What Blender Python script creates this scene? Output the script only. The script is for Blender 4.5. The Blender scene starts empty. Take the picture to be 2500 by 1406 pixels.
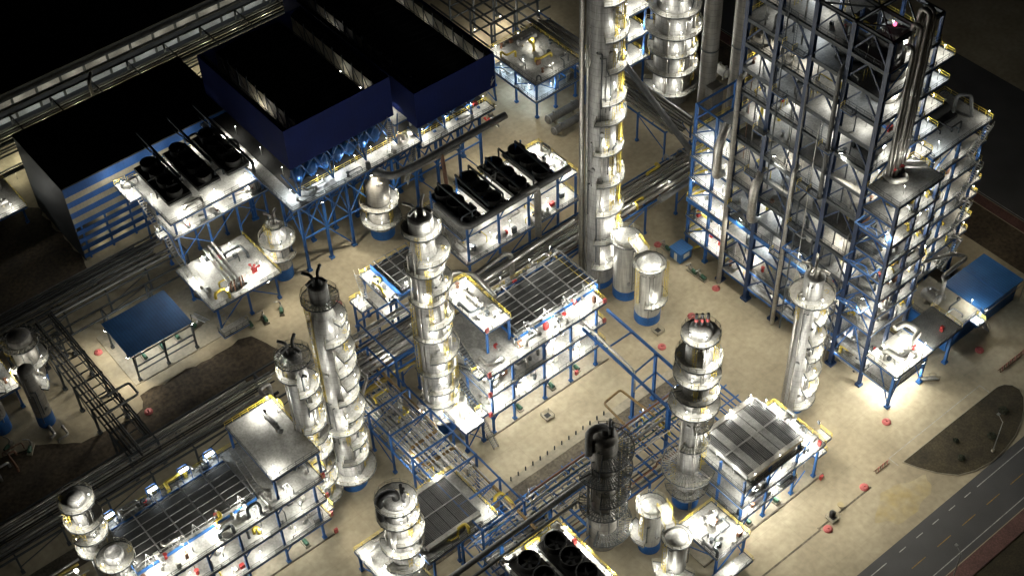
import bpy, math, random
from math import sin, cos, pi, radians, hypot, atan2, sqrt
from mathutils import Vector, Matrix
random.seed(11)
SC = bpy.context.scene
COL = SC.collection
V = Vector

# ------------------------------------------------------------------ materials
def nodes_of(name):
    m = bpy.data.materials.new(name); m.use_nodes = True
    nt = m.node_tree
    return m, nt, nt.nodes['Principled BSDF'], nt.nodes.new, nt.links.new

def mat(name, col, rough=.6, metal=0., nscale=.6, namt=.25, fine=6., famt=.15, bump=0., col2=None, lines=None, streak=0):
    """base colour mottled by two noises; optional second colour for stains; optional faint seams across z"""
    m, nt, b, N, L = nodes_of(name)
    g = N('ShaderNodeNewGeometry')
    n1 = N('ShaderNodeTexNoise'); n1.inputs['Scale'].default_value = nscale; n1.inputs['Detail'].default_value = 6
    n2 = N('ShaderNodeTexNoise'); n2.inputs['Scale'].default_value = fine; n2.inputs['Detail'].default_value = 3
    pos = g.outputs['Position']
    if streak:
        mp = N('ShaderNodeMapping'); mp.inputs['Scale'].default_value = (1, 1, streak); L(pos, mp.inputs['Vector']); pos = mp.outputs[0]
    L(g.outputs['Position'], n1.inputs['Vector']); L(pos, n2.inputs['Vector'])
    r = N('ShaderNodeValToRGB')
    c2 = col2 or tuple(c*(1-namt) for c in col)
    r.color_ramp.elements[0].position = .35; r.color_ramp.elements[0].color = (*c2, 1)
    r.color_ramp.elements[1].position = .65; r.color_ramp.elements[1].color = (*col, 1)
    L(n1.outputs['Fac'], r.inputs['Fac'])
    mx = N('ShaderNodeMix'); mx.data_type = 'RGBA'; mx.blend_type = 'MULTIPLY'; mx.inputs['Factor'].default_value = 1
    r2 = N('ShaderNodeValToRGB')
    r2.color_ramp.elements[0].position = .3; r2.color_ramp.elements[0].color = (1-famt*1.6,)*3 + (1,)
    r2.color_ramp.elements[1].position = .7; r2.color_ramp.elements[1].color = (1, 1, 1, 1)
    L(n2.outputs['Fac'], r2.inputs['Fac'])
    L(r.outputs['Color'], mx.inputs[6]); L(r2.outputs['Color'], mx.inputs[7])
    out = mx.outputs[2]
    for per, wid, dark, axis in ([lines] if lines and not isinstance(lines, list) else lines or []):
        sx = N('ShaderNodeSeparateXYZ'); L(g.outputs['Position'], sx.inputs[0])
        fr = N('ShaderNodeMath'); fr.operation = 'MODULO'; fr.inputs[1].default_value = per
        ad = N('ShaderNodeMath'); ad.operation = 'ADD'; ad.inputs[1].default_value = 1000*per
        L(sx.outputs[axis], ad.inputs[0]); L(ad.outputs[0], fr.inputs[0])
        lt = N('ShaderNodeMath'); lt.operation = 'LESS_THAN'; lt.inputs[1].default_value = wid
        L(fr.outputs[0], lt.inputs[0])
        m2 = N('ShaderNodeMix'); m2.data_type = 'RGBA'; m2.blend_type = 'MULTIPLY'
        m2.inputs[7].default_value = (dark, dark, dark, 1)
        L(lt.outputs[0], m2.inputs['Factor']); L(out, m2.inputs[6]); out = m2.outputs[2]
    L(out, b.inputs['Base Color'])
    rr = N('ShaderNodeMapRange'); rr.inputs[3].default_value = max(.05, rough-.1); rr.inputs[4].default_value = min(1, rough+.12)
    L(n1.outputs['Fac'], rr.inputs[0]); L(rr.outputs[0], b.inputs['Roughness'])
    b.inputs['Metallic'].default_value = metal
    if bump:
        bp = N('ShaderNodeBump'); bp.inputs['Strength'].default_value = bump; bp.inputs['Distance'].default_value = .05
        L(n2.outputs['Fac'], bp.inputs['Height']); L(bp.outputs[0], b.inputs['Normal'])
    return m

def emit(name, col, s):
    m, nt, b, N, L = nodes_of(name)
    b.inputs['Base Color'].default_value = (.8, .8, .8, 1)
    b.inputs['Emission Color'].default_value = (*col, 1); b.inputs['Emission Strength'].default_value = s
    return m

M = dict(
    shell=mat('aluminium_cladding', (.5, .49, .46), .42, .25, .35, .25, 3.2, .26, lines=(1.5, .1, .66, 2), streak=.12),
    shell2=mat('dimmed_cladding', (.34, .32, .28), .5, .35, .3, .3, 2, .2, lines=(1.5, .1, .62, 2), streak=.12),  # darker copy of the cladding; the unlit tower's dimness is in its colour
    tank=mat('tank_paint', (.58, .57, .52), .45, .25, .3, .2, 2.4, .24, lines=(1.9, .08, .75, 2), streak=.1),
    pipe=mat('pipe_lagging', (.52, .5, .45), .36, .8, .4, .25, 3, .2),
    pipedark=mat('dull_pipe', (.2, .2, .19), .55, .4, .5, .3, 3, .2),
    blue=mat('blue_steel_paint', (.028, .125, .36), .5, 0, .5, .25, 4, .15),
    bluebright=mat('blue_skirt_paint', (.025, .14, .42), .5, 0, .6, .3, 4, .2),
    bluedark=mat('navy_cladding', (.008, .015, .08), .8, 0, .2, .2, 3, .1, lines=(.9, .05, .75, 0)),
    blueroof=mat('blue_ribbed_roof', (.03, .13, .34), .45, 0, .3, .25, 4, .12, lines=(.6, .07, .6, 0)),
    deck=mat('deck_plate', (.47, .46, .42), .6, .1, .5, .3, 3, .22),
    deckdark=mat('open_grating', (.26, .26, .24), .6, .3, .6, .3, 5, .3),
    blue2=mat('shaded_blue_steel', (.009, .034, .1), .5, 0, .5, .25, 4, .15),  # blue steel darkened: the tall frame's unlit front is put into the colour
    deck2=mat('darker_deck_plate', (.34, .335, .31), .6, .1, .5, .35, 3, .25),  # darker copy of the deck plate, for the tall frame
    slat=mat('aluminium_fin', (.23, .23, .225), .4, .5, .6, .25, 4, .15),
    hall=mat('dark_hall_panel', (.008, .014, .03), .7, 0, .3, .2, 3, .1, lines=(.8, .06, .7, 0)),
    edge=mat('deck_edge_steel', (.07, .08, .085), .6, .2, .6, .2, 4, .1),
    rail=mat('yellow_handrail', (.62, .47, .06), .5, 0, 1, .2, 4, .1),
    railgrey=mat('galvanised_handrail', (.36, .34, .26), .5, .4, 1, .2, 4, .1),
    fan=mat('fan_casing', (.035, .034, .03), .7, .2, .8, .4, 5, .3),
    fin=mat('fin_bundle', (.09, .09, .085), .5, .5, .4, .3, 4, .2, lines=(.36, .1, .45, 0)),
    mesh=mat('wire_mesh_roof', (.075, .075, .07), .65, .3, .4, .35, 3, .2),
    frame=mat('galvanised_steel', (.42, .42, .4), .5, .5, .8, .25, 4, .15),
    rust=mat('rusty_pipe', (.3, .19, .07), .65, .1, .5, .4, 4, .3),
    ochre=mat('ochre_pipe_paint', (.4, .3, .06), .55, .1, .5, .35, 4, .2),
    red=mat('red_paint', (.5, .05, .045), .5, 0, 1, .25, 5, .15),
    pink=mat('faded_red_cover', (.6, .15, .14), .6, 0, 1, .25, 5, .15),
    concrete=mat('beige_concrete', (.46, .4, .275), .85, 0, .09, .3, .9, .14, .15, col2=(.34, .29, .195), lines=[(6.2, .07, .86, 0), (6.2, .07, .86, 1)]),
    concrete2=mat('grey_concrete', (.42, .375, .28), .85, 0, .25, .3, 1.5, .15, .1),
    kerb=mat('stained_concrete', (.2, .17, .12), .9, 0, .25, .5, 2, .3, .2),
    soil=mat('bare_soil', (.12, .09, .055), .95, 0, .15, .5, 1.3, .4, .4),
    grass=mat('dry_grass', (.075, .06, .03), .95, 0, .3, .45, 3, .35, .5),
    asphalt=mat('asphalt', (.1, .1, .1), .8, 0, .12, .25, 8, .2, .1),
    paver=mat('red_pavers', (.19, .095, .08), .85, 0, .4, .3, 4, .3),
    white=mat('white_road_paint', (.62, .62, .58), .7, 0, 1.2, .35, 6, .3),
    yellow=mat('yellow_road_paint', (.5, .3, .06), .7, 0, 1.2, .35, 6, .3),
    dark=mat('black_iron', (.03, .03, .03), .6, .3, 1, .3, 5, .2),
    ochrestain=mat('ochre_spill', (.43, .345, .17), .9, 0, .35, .3, .9, .14, .15, col2=(.44, .38, .25)),
    roof=mat('dark_roof', (.028, .028, .027), .8, 0, .15, .4, 2, .2),
    wall=mat('beige_panel', (.34, .31, .23), .7, 0, .3, .2, 3, .1, lines=(.8, .05, .8, 0)),
    stripe=mat('blue_wall_panel', (.025, .1, .32), .6, 0, .3, .2, 3, .1, lines=(.8, .05, .8, 0)),
    leaf=mat('shrub_leaf', (.035, .045, .02), .8, 0, 2, .4, 6, .3),
    green=mat('green_machine_paint', (.04, .12, .07), .5, 0, 1, .3, 5, .2),
    ceramic=mat('white_duct', (.72, .7, .62), .5, .1, .5, .2, 3, .1),
    brown=mat('brown_lagging', (.24, .12, .07), .7, .1, .4, .35, 3, .2),
    lamp=emit('lamp_glass', (1, .97, .88), 30.),
    glow=emit('lamp_glass_blue', (.85, .93, 1), 25.),
    redlamp=emit('red_beacon_glass', (1, .12, .25), 3.),
)

M['bluedark'].node_tree.nodes['Principled BSDF'].inputs['Specular IOR Level'].default_value = .12

# ------------------------------------------------------------------ mesh builder
ROOT = {}
class MB:
    def __init__(s): s.v = []; s.f = []; s.sm = []
    def add(s, vs, fs, smooth=False):
        o = len(s.v); s.v += [tuple(a) for a in vs]
        s.f += [tuple(i+o for i in f) for f in fs]; s.sm += [smooth]*len(fs); return s
    def box(s, x0, y0, z0, x1, y1, z1):
        return s.add([(x0,y0,z0),(x1,y0,z0),(x1,y1,z0),(x0,y1,z0),(x0,y0,z1),(x1,y0,z1),(x1,y1,z1),(x0,y1,z1)],
            [(3,2,1,0),(4,5,6,7),(0,1,5,4),(1,2,6,5),(2,3,7,6),(3,0,4,7)])
    def cb(s, x, y, z, w, d, h): return s.box(x-w/2, y-d/2, z, x+w/2, y+d/2, z+h)
    def bar(s, p, q, w, h=None):
        p = V(p); q = V(q); d = q-p
        if d.length < 1e-6: return s
        d.normalize(); up = V((0,0,1)) if abs(d.z) < .95 else V((1,0,0))
        a = d.cross(up).normalized()*(w/2); b = a.cross(d).normalized()*((h or w)/2)
        vs = [p-a-b, p+a-b, p+a+b, p-a+b, q-a-b, q+a-b, q+a+b, q-a+b]
        return s.add(vs, [(3,2,1,0),(4,5,6,7),(0,1,5,4),(1,2,6,5),(2,3,7,6),(3,0,4,7)])
    def hbeam(s, p, q, w, h):
        """wide-flange beam: two flanges and a web"""
        p = V(p); q = V(q); z = V((0,0,h/2-.02)); t = w*.12
        s.bar(p+z, q+z, w, .04); s.bar(p-z, q-z, w, .04); return s.bar(p, q, t, h-.09)
    def ring(s, c, d, r, n):
        d = V(d).normalized(); up = V((0,0,1)) if abs(d.z) < .9 else V((1,0,0))
        a = d.cross(up).normalized(); b = a.cross(d)
        return [V(c)+a*(r*cos(2*pi*i/n))+b*(r*sin(2*pi*i/n)) for i in range(n)]
    def loft(s, rings, cap=True):
        n = len(rings[0]); vs = [v for r in rings for v in r]; fs = []
        for k in range(len(rings)-1):
            for i in range(n):
                j = (i+1) % n; fs.append((k*n+i, k*n+j, k*n+n+j, k*n+n+i))
        s.add(vs, fs, True)
        if cap:
            s.add(rings[0], [tuple(range(n))[::-1]]); s.add(rings[-1], [tuple(range(n))])
        return s
    def tube(s, p, q, r, n=10, r2=None):
        d = V(q)-V(p)
        return s.loft([s.ring(p, d, r, n), s.ring(q, d, r if r2 is None else r2, n)])
    def path(s, pts, r, n=10, bend=None):
        pts = [V(p) for p in pts]; bend = bend or 2.2*r; out = [pts[0]]
        for i in range(1, len(pts)-1):
            a, b, c = pts[i-1], pts[i], pts[i+1]
            u = (a-b); w = (c-b); k = min(bend, u.length*.48, w.length*.48); u.normalize(); w.normalize()
            p0 = b+u*k; p2 = b+w*k
            for t in (0, .25, .5, .75, 1): out.append(p0*(1-t)**2 + b*(2*t*(1-t)) + p2*t*t)
        out.append(pts[-1]); rings = []; a = None
        for i, p in enumerate(out):
            d = (out[min(i+1, len(out)-1)]-out[max(i-1, 0)]).normalized()
            if a is None:
                up = V((0,0,1)) if abs(d.z) < .9 else V((1,0,0)); a = d.cross(up).normalized()
            a = (a-d*a.dot(d)).normalized(); b = d.cross(a)
            rings.append([p+a*(r*cos(2*pi*k/n))+b*(r*sin(2*pi*k/n)) for k in range(n)])
        return s.loft(rings)
    def lathe(s, x, y, prof, n=28, cap=True):
        return s.loft([[V((x+r*cos(2*pi*i/n), y+r*sin(2*pi*i/n), z)) for i in range(n)] for r, z in prof], cap)
    def sector(s, x, y, z, ri, ro, a0, a1, th=.1):
        n = max(3, int((a1-a0)/.22)); fs = []; vs = []
        for i in range(n+1):
            a = a0+(a1-a0)*i/n; c, d = cos(a), sin(a)
            vs += [(x+ri*c,y+ri*d,z),(x+ro*c,y+ro*d,z),(x+ri*c,y+ri*d,z-th),(x+ro*c,y+ro*d,z-th)]
        for i in range(n):
            k = 4*i; fs += [(k,k+1,k+5,k+4),(k+3,k+2,k+6,k+7),(k+1,k+3,k+7,k+5),(k+2,k,k+4,k+6)]
        fs += [(0,2,3,1), (4*n+1,4*n+3,4*n+2,4*n)]
        return s.add(vs, fs)
    def grating(s, x, y, z, ri, ro, a0, a1, th=.07):
        """radial bars between an inner and an outer ring, with open gaps"""
        n = max(6, int((a1-a0)*ro/.3)); n += 1-n%2; rs = [ri, ri+.15, (ri+ro)/2-.08, (ri+ro)/2+.08, ro-.15, ro]; m = len(rs)
        vs = [(x+r*cos(a0+(a1-a0)*i/n), y+r*sin(a0+(a1-a0)*i/n), z-k*th) for k in (0,1) for i in range(n+1) for r in rs]; fs = []
        o = m*(n+1)
        for i in range(n):
            for j in range(m-1):
                if j%2 and i%2: continue
                a = i*m+j; b = a+m; fs += [(a,a+1,b+1,b), (o+b,o+b+1,o+a+1,o+a)]
                if j%2 and not i%2: fs += [(a,o+a,o+a+1,a+1), (b,b+1,o+b+1,o+b)]
        for i in range(n):
            a = i*m+m-1; fs.append((a,o+a,o+a+m,a+m))
        return s.add(vs, fs)
    def poly(s, pts, z0, z1):
        n = len(pts); vs = [(x,y,z0) for x,y in pts]+[(x,y,z1) for x,y in pts]
        return s.add(vs, [tuple(range(n))[::-1], tuple(range(n,2*n))]+[(i,(i+1)%n,n+(i+1)%n,n+i) for i in range(n)])
    def sheet(s, pts, z): return s.add([(x,y,z) for x,y in pts], [tuple(range(len(pts)))])
    def rail(s, pts, z, h=1.1, step=1.6, w=.07, closed=False, mid=True):
        if closed: pts = list(pts)+[pts[0]]
        for (x0,y0),(x1,y1) in zip(pts, pts[1:]):
            L = hypot(x1-x0, y1-y0)
            if L < .05: continue
            n = max(1, round(L/step))
            for i in range(n):
                x = x0+(x1-x0)*i/n; y = y0+(y1-y0)*i/n; s.box(x-w/2,y-w/2,z,x+w/2,y+w/2,z+h)
            s.bar((x0,y0,z+h),(x1,y1,z+h), w)
            if mid: s.bar((x0,y0,z+h*.52),(x1,y1,z+h*.52), w*.8)
        x, y = pts[-1]; s.box(x-w/2,y-w/2,z,x+w/2,y+w/2,z+h); return s
    def build(s, name, m, parent=None, **kw):
        o = V((0,0,0))
        if parent is not None: o = ROOT.get(parent.name, V((0,0,0)))
        elif 'at' in kw: o = V(kw.pop('at'))
        me = bpy.data.meshes.new(name)
        me.from_pydata([(a[0]-o.x, a[1]-o.y, a[2]-o.z) for a in s.v], [], s.f)
        me.polygons.foreach_set('use_smooth', s.sm)
        me.materials.append(M[m] if isinstance(m, str) else m)
        ob = bpy.data.objects.new(name, me); COL.objects.link(ob)
        if parent is not None: ob.parent = parent
        else: ob.location = o
        ROOT[ob.name] = o
        for k, v in kw.items(): ob[k] = v
        return ob

def thing(name, label, cat, loc, group=None):
    o = bpy.data.objects.new(name, None); COL.objects.link(o); o.location = loc
    o['label'] = label; o['category'] = cat
    if group: o['group'] = group
    o.empty_display_size = .5
    ROOT[o.name] = V(loc); return o
def tag(o, label, cat, group=None):
    o['label'] = label; o['category'] = cat
    if group: o['group'] = group
    return o
def struct(name, mb, m): return mb.build(name, m, None, kind='structure')
def clone(root, loc, label=None, rz=None):
    r = root.copy(); COL.objects.link(r); r.location = loc
    if rz is not None: r.rotation_euler.z = rz
    if label: r['label'] = label
    ROOT[r.name] = V(loc)
    for ch in list(root.children):
        c = ch.copy(); COL.objects.link(c); c.parent = r
        for g in ch.children:
            d = g.copy(); COL.objects.link(d); d.parent = c
    return r

# ------------------------------------------------------------------ lamps
WARM = (1, .92, .76); NEUT = (1, .98, .9); COOL = (.86, .94, 1)
LK = 3.6; FK = .34
_L = {}
def light(root, x, y, z, p, col=NEUT, spot=None, aim=None, soft=.18):
    key = (p, col, spot, soft)
    if key not in _L:
        d = bpy.data.lights.new('lamp_light', 'SPOT' if spot else 'POINT'); d.energy = p; d.color = col
        d.shadow_soft_size = soft
        if spot: d.spot_size = radians(spot); d.spot_blend = .9 if spot < 150 else .35
        _L[key] = d
    o = bpy.data.objects.new('lamp_light', _L[key]); COL.objects.link(o)
    R0 = ROOT[root.name]; o.parent = root; o.location = V((x,y,z))-R0
    if spot and aim: o.rotation_euler = (V(aim)-V((x,y,z))).to_track_quat('-Z','Y').to_euler()
    return o
def _lampmesh(name, h):
    mb = MB()
    mb.box(-.04,-.04,-h,.04,.04,.1); mb.box(-.13,-.13,.08,.13,.13,.16); mb.lathe(0,0,[(.09,-.06),(.12,.08)],8)
    me = bpy.data.meshes.new(name); me.from_pydata(mb.v, [], mb.f)
    me.materials.append(M['frame']); me.materials.append(M['lamp'])
    for p in me.polygons:
        if p.index >= 12: p.material_index = 1
    return me
LM = {h: _lampmesh('lamp_fitting', h) for h in (2.1, .5)}
def lamp(root, x, y, z, p=160, col=NEUT, post=True):
    """z is the deck the lamp stands on (post) or hangs under (post False)"""
    h = 2.1 if post else .5
    zz = z+2.1 if post else z-.6
    o = bpy.data.objects.new('deck_lamp', LM[h]); COL.objects.link(o); o.parent = root; o.location = V((x,y,zz))-ROOT[root.name]
    if not post: o.rotation_euler = (pi, 0, 0)
    dn = root.name.startswith(('condenser', 'fan_str'))
    light(root, x, y, zz-.3, round(p*LK), col, *((168, (x,y,zz-5)) if dn else ())); return o
def flood(root, x, y, z, aim, p, col=WARM, spot=110):
    mb = MB(); d = (V(aim)-V((x,y,z))).normalized(); c = V((x,y,z))
    mb.bar(c-d*.35, c-d*.05, .6, .45)
    f = mb.build('flood_lamp', 'edge', root)
    g = MB(); g.bar(c-d*.05, c, .5, .38); g.build('flood_glass', 'lamp', f)
    c = c+d*.3; light(root, c.x, c.y, c.z, p*FK, col, spot, aim, .3)

# ------------------------------------------------------------------ steelwork
def columns(root, pts, z0, z1, w=.38, m='blue', base=True):
    for x, y in pts:
        mb = MB(); h = w/2
        mb.box(x-h,y-h,z0,x-h+.08,y+h,z1); mb.box(x+h-.08,y-h,z0,x+h,y+h,z1); mb.box(x-h+.08,y-.05,z0,x+h-.08,y+.05,z1)
        if base: mb.cb(x,y,z0,w*1.9,w*1.9,.5)
        mb.build('column', m, root)
def deck(root, x0, x1, y0, y1, z, rails='nsew', m='deck', xs=None, ys=None, hole=None, rm='rail', bd=.35):
    """plate with edge beams, joists and a handrail: n=+y s=-y e=+x w=-x"""
    mb = MB()
    if hole:
        a,b,c,d = hole
        mb.box(x0,y0,z-.08,x1,c,z); mb.box(x0,d,z-.08,x1,y1,z); mb.box(x0,c,z-.08,a,d,z); mb.box(b,c,z-.08,x1,d,z)
    else: mb.box(x0,y0,z-.08,x1,y1,z)
    o = mb.build('deck', m, root)
    mb = MB()
    for y in sorted(set([y0+.1, y1-.1]+[y for y in (ys or []) if y0 < y < y1])): mb.hbeam((x0,y,z-.09-bd/2),(x1,y,z-.09-bd/2), .2, bd)
    for x in sorted(set([x0+.1, x1-.1]+[x for x in (xs or []) if x0 < x < x1])): mb.hbeam((x,y0+.22,z-.12-bd/2),(x,y1-.22,z-.12-bd/2), .2, bd)
    mb.build('floor_beams', 'blue', o)
    e = .06
    P = dict(s=[(x0+e,y0+e),(x1-e,y0+e)], e=[(x1-e,y0+e),(x1-e,y1-e)], n=[(x0+e,y1-e),(x1-e,y1-e)], w=[(x0+e,y0+e),(x0+e,y1-e)])
    if rails:
        for grp, gm in (('sw', 'edge' if rm == 'rail' else rm), ('ne', rm)):  # near-side yellow rails drawn dark, their backlit shade put into the colour
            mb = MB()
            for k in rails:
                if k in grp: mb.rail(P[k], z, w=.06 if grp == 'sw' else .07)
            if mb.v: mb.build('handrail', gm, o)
        mb = MB()
        for k in rails:
            (a,b),(c,d) = P[k]; mb.bar((a,b,z-.02),(c,d,z-.02), .1, .34)
        mb.build('toe_board', 'edge', o)
    return o
def braces(root, segs, w=.2, m='blue', name='brace'):
    for p, q in segs:
        mb = MB(); mb.bar(p, q, w, w*.8); mb.build(name, m, root)
def beams(root, segs, w=.26, h=.36, m='blue', name='beam'):
    for p, q in segs:
        mb = MB(); mb.hbeam(p, q, w, h); mb.build(name, m, root)
def stair(root, p, q, w=1., m='frame'):
    """straight flight from p (low) to q (high)"""
    p = V(p); q = V(q); d = q-p; hd = V((d.x,d.y,0)).normalized(); s = V((-hd.y,hd.x,0))*(w/2)
    mb = MB(); mb.bar(p+s, q+s, .08, .25); mb.bar(p-s, q-s, .08, .25)
    n = max(3, int(d.z/.32))
    for i in range(1, n):
        c = p+d*(i/n); mb.bar(c-s, c+s, .26, .05)
    o = mb.build('stair', m, root); r = MB()
    for t in (s, -s):
        a = p+t+V((0,0,1)); b = q+t+V((0,0,1)); r.bar(a, b, .05)
        for i in range(0, n+1, 5):
            c = p+t+d*(i/n); r.bar(c, c+V((0,0,1)), .05)
    r.build('handrail', 'railgrey', o)
def ladder(root, x, y, ang, z0, z1, cage=True, m='rail'):
    mb = MB(); c, s = cos(ang), sin(ang); t = V((-s,c,0))*.25; p = V((x,y,0))
    for k in (t, -t): mb.bar(p+k+V((0,0,z0)), p+k+V((0,0,z1)), .06)
    z = z0+.3
    while z < z1: mb.bar(p+t+V((0,0,z)), p-t+V((0,0,z)), .04); z += .5
    if cage:
        z = z0+2
        while z < z1+.8:
            pts = [p+V((c*(.35-.38*cos(a)), s*(.35-.38*cos(a)), z))+t*(1.5*sin(a)) for a in [pi*(.15+.28*i) for i in range(7)]]
            for a, b in zip(pts, pts[1:]): mb.bar(a, b, .05)
            z += 1.1
        for k in (1.5, 0, -1.5):
            a = p+V((c*(.72 if k == 0 else .4), s*(.72 if k == 0 else .4), 0))+t*k
            mb.bar(a+V((0,0,z0+2)), a+V((0,0,z1+.8)), .04)
    return mb.build('ladder', m, root)

def clutter(root, x0, x1, y0, y1, z, n, hmax=1.8, ms=('pipe','pipe','pipedark','frame','rail','edge')):
    """pipe runs that rise from a deck, cross it and drop again, each a part of its structure"""
    for _ in range(n):
        a = random.uniform(x0,x1); b = random.uniform(y0,y1); h = random.uniform(.5,hmax); r = random.choice([.1,.13,.18,.25,.32])
        c = min(max(a+random.uniform(-4,4),x0),x1); d = min(max(b+random.uniform(-4,4),y0),y1)
        pts = [(a,b,z),(a,b,z+h),(c,b,z+h),(c,d,z+h),(c,d,z+.02)]
        if abs(c-a) < .6 or abs(d-b) < .6: continue
        MB().path(pts, r, 6).build('pipe_run', random.choice(ms), root)
def gearbox(root, x0, x1, y0, y1, z, n):
    """small cabinets and valve bodies bolted to a deck"""
    for _ in range(n):
        x = random.uniform(x0,x1); y = random.uniform(y0,y1); k = random.random()
        if k < .5: w = random.uniform(.4,1.1); MB().box(x-w/2,y-.3,z,x+w/2,y+.3,z+random.uniform(.6,1.6)).build('control_box', random.choice(['frame','edge','ceramic','edge','frame','brown','red']), root)
        else: MB().lathe(x,y,[(.3,z),(.3,z+.3),(.16,z+.5),(.16,z+.9),(.42,z+1),(.42,z+1.08)],10).build('valve', random.choice(['frame','brown','pipe','edge','frame','red','pipe']), root)

# ------------------------------------------------------------------ columns (process towers)
D = radians
def tower(name, label, cat, x, y, prof, skirt, decks, top=None, pipes=(), lads=(), mshell='shell', group=None, lampp=150, dm='deck', rm='railgrey', extra=None):
    """prof: [(r, z)...]; skirt: height of blue skirt; decks: (z, centre deg, half span deg, width[, lamp angle deg or None])"""
    t = thing(name, label, cat, (x,y,0), group)
    def rad(z):
        for (r0,z0),(r1,z1) in zip(prof, prof[1:]):
            if z0 <= z <= z1: return r0+(r1-r0)*(z-z0)/max(z1-z0,1e-6)
        return prof[-1][0]
    r0 = prof[0][0]
    if skirt: MB().lathe(x,y,[(r0*1.03,0),(r0*1.03,skirt)]).build('skirt','bluebright',t)
    R, Z = prof[-1]
    body = [(r,z if i else max(z,skirt)) for i,(r,z) in enumerate(prof)]
    MB().lathe(x,y,body).build('shell', mshell, t)
    MB().lathe(x,y,[(R*cos(a),Z+R*.55*sin(a)) for a in [0,.3,.6,.9,1.2,1.5]]).build('domed_head', mshell, t)
    for i, dk in enumerate(decks):
        z, c, hs, w = dk[:4]; w *= 1.15; la = dk[4] if len(dk) > 4 else c+random.uniform(-.5,.5)*hs
        ri = rad(z)+.04; ro = ri+w; a0 = D(c-hs); a1 = D(c+hs)
        full = hs >= 179
        mb = MB().grating(x,y,z,ri,ro,a0,a1) if dm == 'deckdark' or (len(dk) > 4 and dk[4] is None) else MB().sector(x,y,z,ri,ro,a0,a1,.1); o = mb.build('platform', dm, t)
        n = max(4, int((a1-a0)*ro/1.3)); pts = [(x+(ro-.06)*cos(a0+(a1-a0)*k/n), y+(ro-.06)*sin(a0+(a1-a0)*k/n)) for k in range(n+1)]
        if not full: pts = [(x+ri*cos(a0),y+ri*sin(a0))]+pts+[(x+ri*cos(a1),y+ri*sin(a1))]
        MB().rail(pts, z, step=3).build('handrail', rm, o)
        mb = MB()
        for p, q in zip(pts, pts[1:]): mb.bar((*p,z-.03),(*q,z-.03),.09,.32)
        k = int((a1-a0)/.7)+1
        for j in range(k):
            a = a0+(a1-a0)*(j+.5)/k; mb.bar((x+ri*cos(a),y+ri*sin(a),z-w*.7),(x+(ro-.2)*cos(a),y+(ro-.2)*sin(a),z-.15),.12)
        mb.build('bracket','edge',o)
        if la is not None and lampp:
            a = D(la)
            for a_, k_ in ((a,.7),(a+(.95 if i%2 else -.95),.5)):
                if full or abs(a_-D(c)) < D(hs) or k_ > 1: lamp(t, x+(ro-.45)*cos(a_), y+(ro-.45)*sin(a_), z, lampp*k_)
    for d0, d1 in zip(decks, decks[1:]):
        c = d1[1]+random.uniform(-.55,.55)*min(d1[2],90); a = D(c); rr = rad(d1[0])+.5
        if dm == 'deck': ladder(t, x+rr*cos(a), y+rr*sin(a), a, d0[0], d1[0])
    for k in range(int(Z/4)):
        a = D(random.uniform(-190,10)); z0 = random.uniform(1,Z*.7); z1 = min(Z-1, z0+random.uniform(4,14)); rr = rad(z1)+.25
        b = a+random.uniform(-.5,.5)
        MB().path([(x+(rr-.4)*cos(a),y+(rr-.4)*sin(a),z0),(x+rr*cos(a),y+rr*sin(a),z0),(x+rr*cos(a),y+rr*sin(a),z1),(x+(rr+.1)*cos(b),y+(rr+.1)*sin(b),z1),(x+(rr-.5)*cos(b),y+(rr-.5)*sin(b),z1)],random.choice([.07,.1,.14]),6).build('instrument_line',random.choice(['pipe','pipedark','edge','frame']),t)
    for ang, off, r, z0, z1, m in pipes:
        a = D(ang); rr = rad((z0+z1)/2)+off; px, py = x+rr*cos(a), y+rr*sin(a)
        ri = rad(z1)*.8
        MB().path([(px,py,z0),(px,py,z1),(x+ri*cos(a),y+ri*sin(a),z1+.02)], r, 8).build('vertical_pipe', m, t)
    for ang, z0, z1 in lads:
        a = D(ang); rr = rad(z1)+.5; ladder(t, x+rr*cos(a), y+rr*sin(a), a, z0, z1)
    if top:
        kind, m = top; zt = Z+R*.5
        if kind == 'nozzles':
            for j in range(4):
                a = D(40+80*j); q = R*.5; h = random.uniform(1.,2.)
                MB().path([(x+q*cos(a),y+q*sin(a),zt-.6),(x+q*cos(a),y+q*sin(a),zt+h),(x+(R+.8)*cos(a),y+(R+.8)*sin(a),zt+h)],.28,8).build('nozzle', m, t)
        if kind == 'elbow':
            MB().path([(x,y,zt-.5),(x,y,zt+2.),(x-R-.5,y+.8,zt+2.),(x-R-.5,y+.8,zt-4)], R*.3, 12).build('overhead_pipe', m, t)
            for j in range(3):
                a = D(-60+35*j); MB().tube((x+R*.6*cos(a),y+R*.6*sin(a),zt-.6),(x+R*.6*cos(a),y+R*.6*sin(a),zt+2.2),.3,8).build('relief_valve', m, t)
        if kind == 'stubs':
            for j in range(3):
                q = -.9+.9*j; cx, cy = x+q*.79, y-q*.61
                MB().tube((cx,cy,zt-.5),(cx,cy,zt+2.6),.24,8).build('vent_stub','dark',t)
                MB().tube((cx,cy,zt+.9),(cx,cy,zt+1.5),.3,8).build('vent_collar','red',t)
    # manways on the shell
    for k in range(int(Z/9)):
        z = 5+k*9; a = D(random.uniform(-160,-60)); rr = rad(z)
        c = V((x+rr*cos(a),y+rr*sin(a),z)); d = V((cos(a),sin(a),0)); MB().tube(c-d*.1,c+d*.35,.38,10).build('manway','frame',t)
    return t

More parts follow.
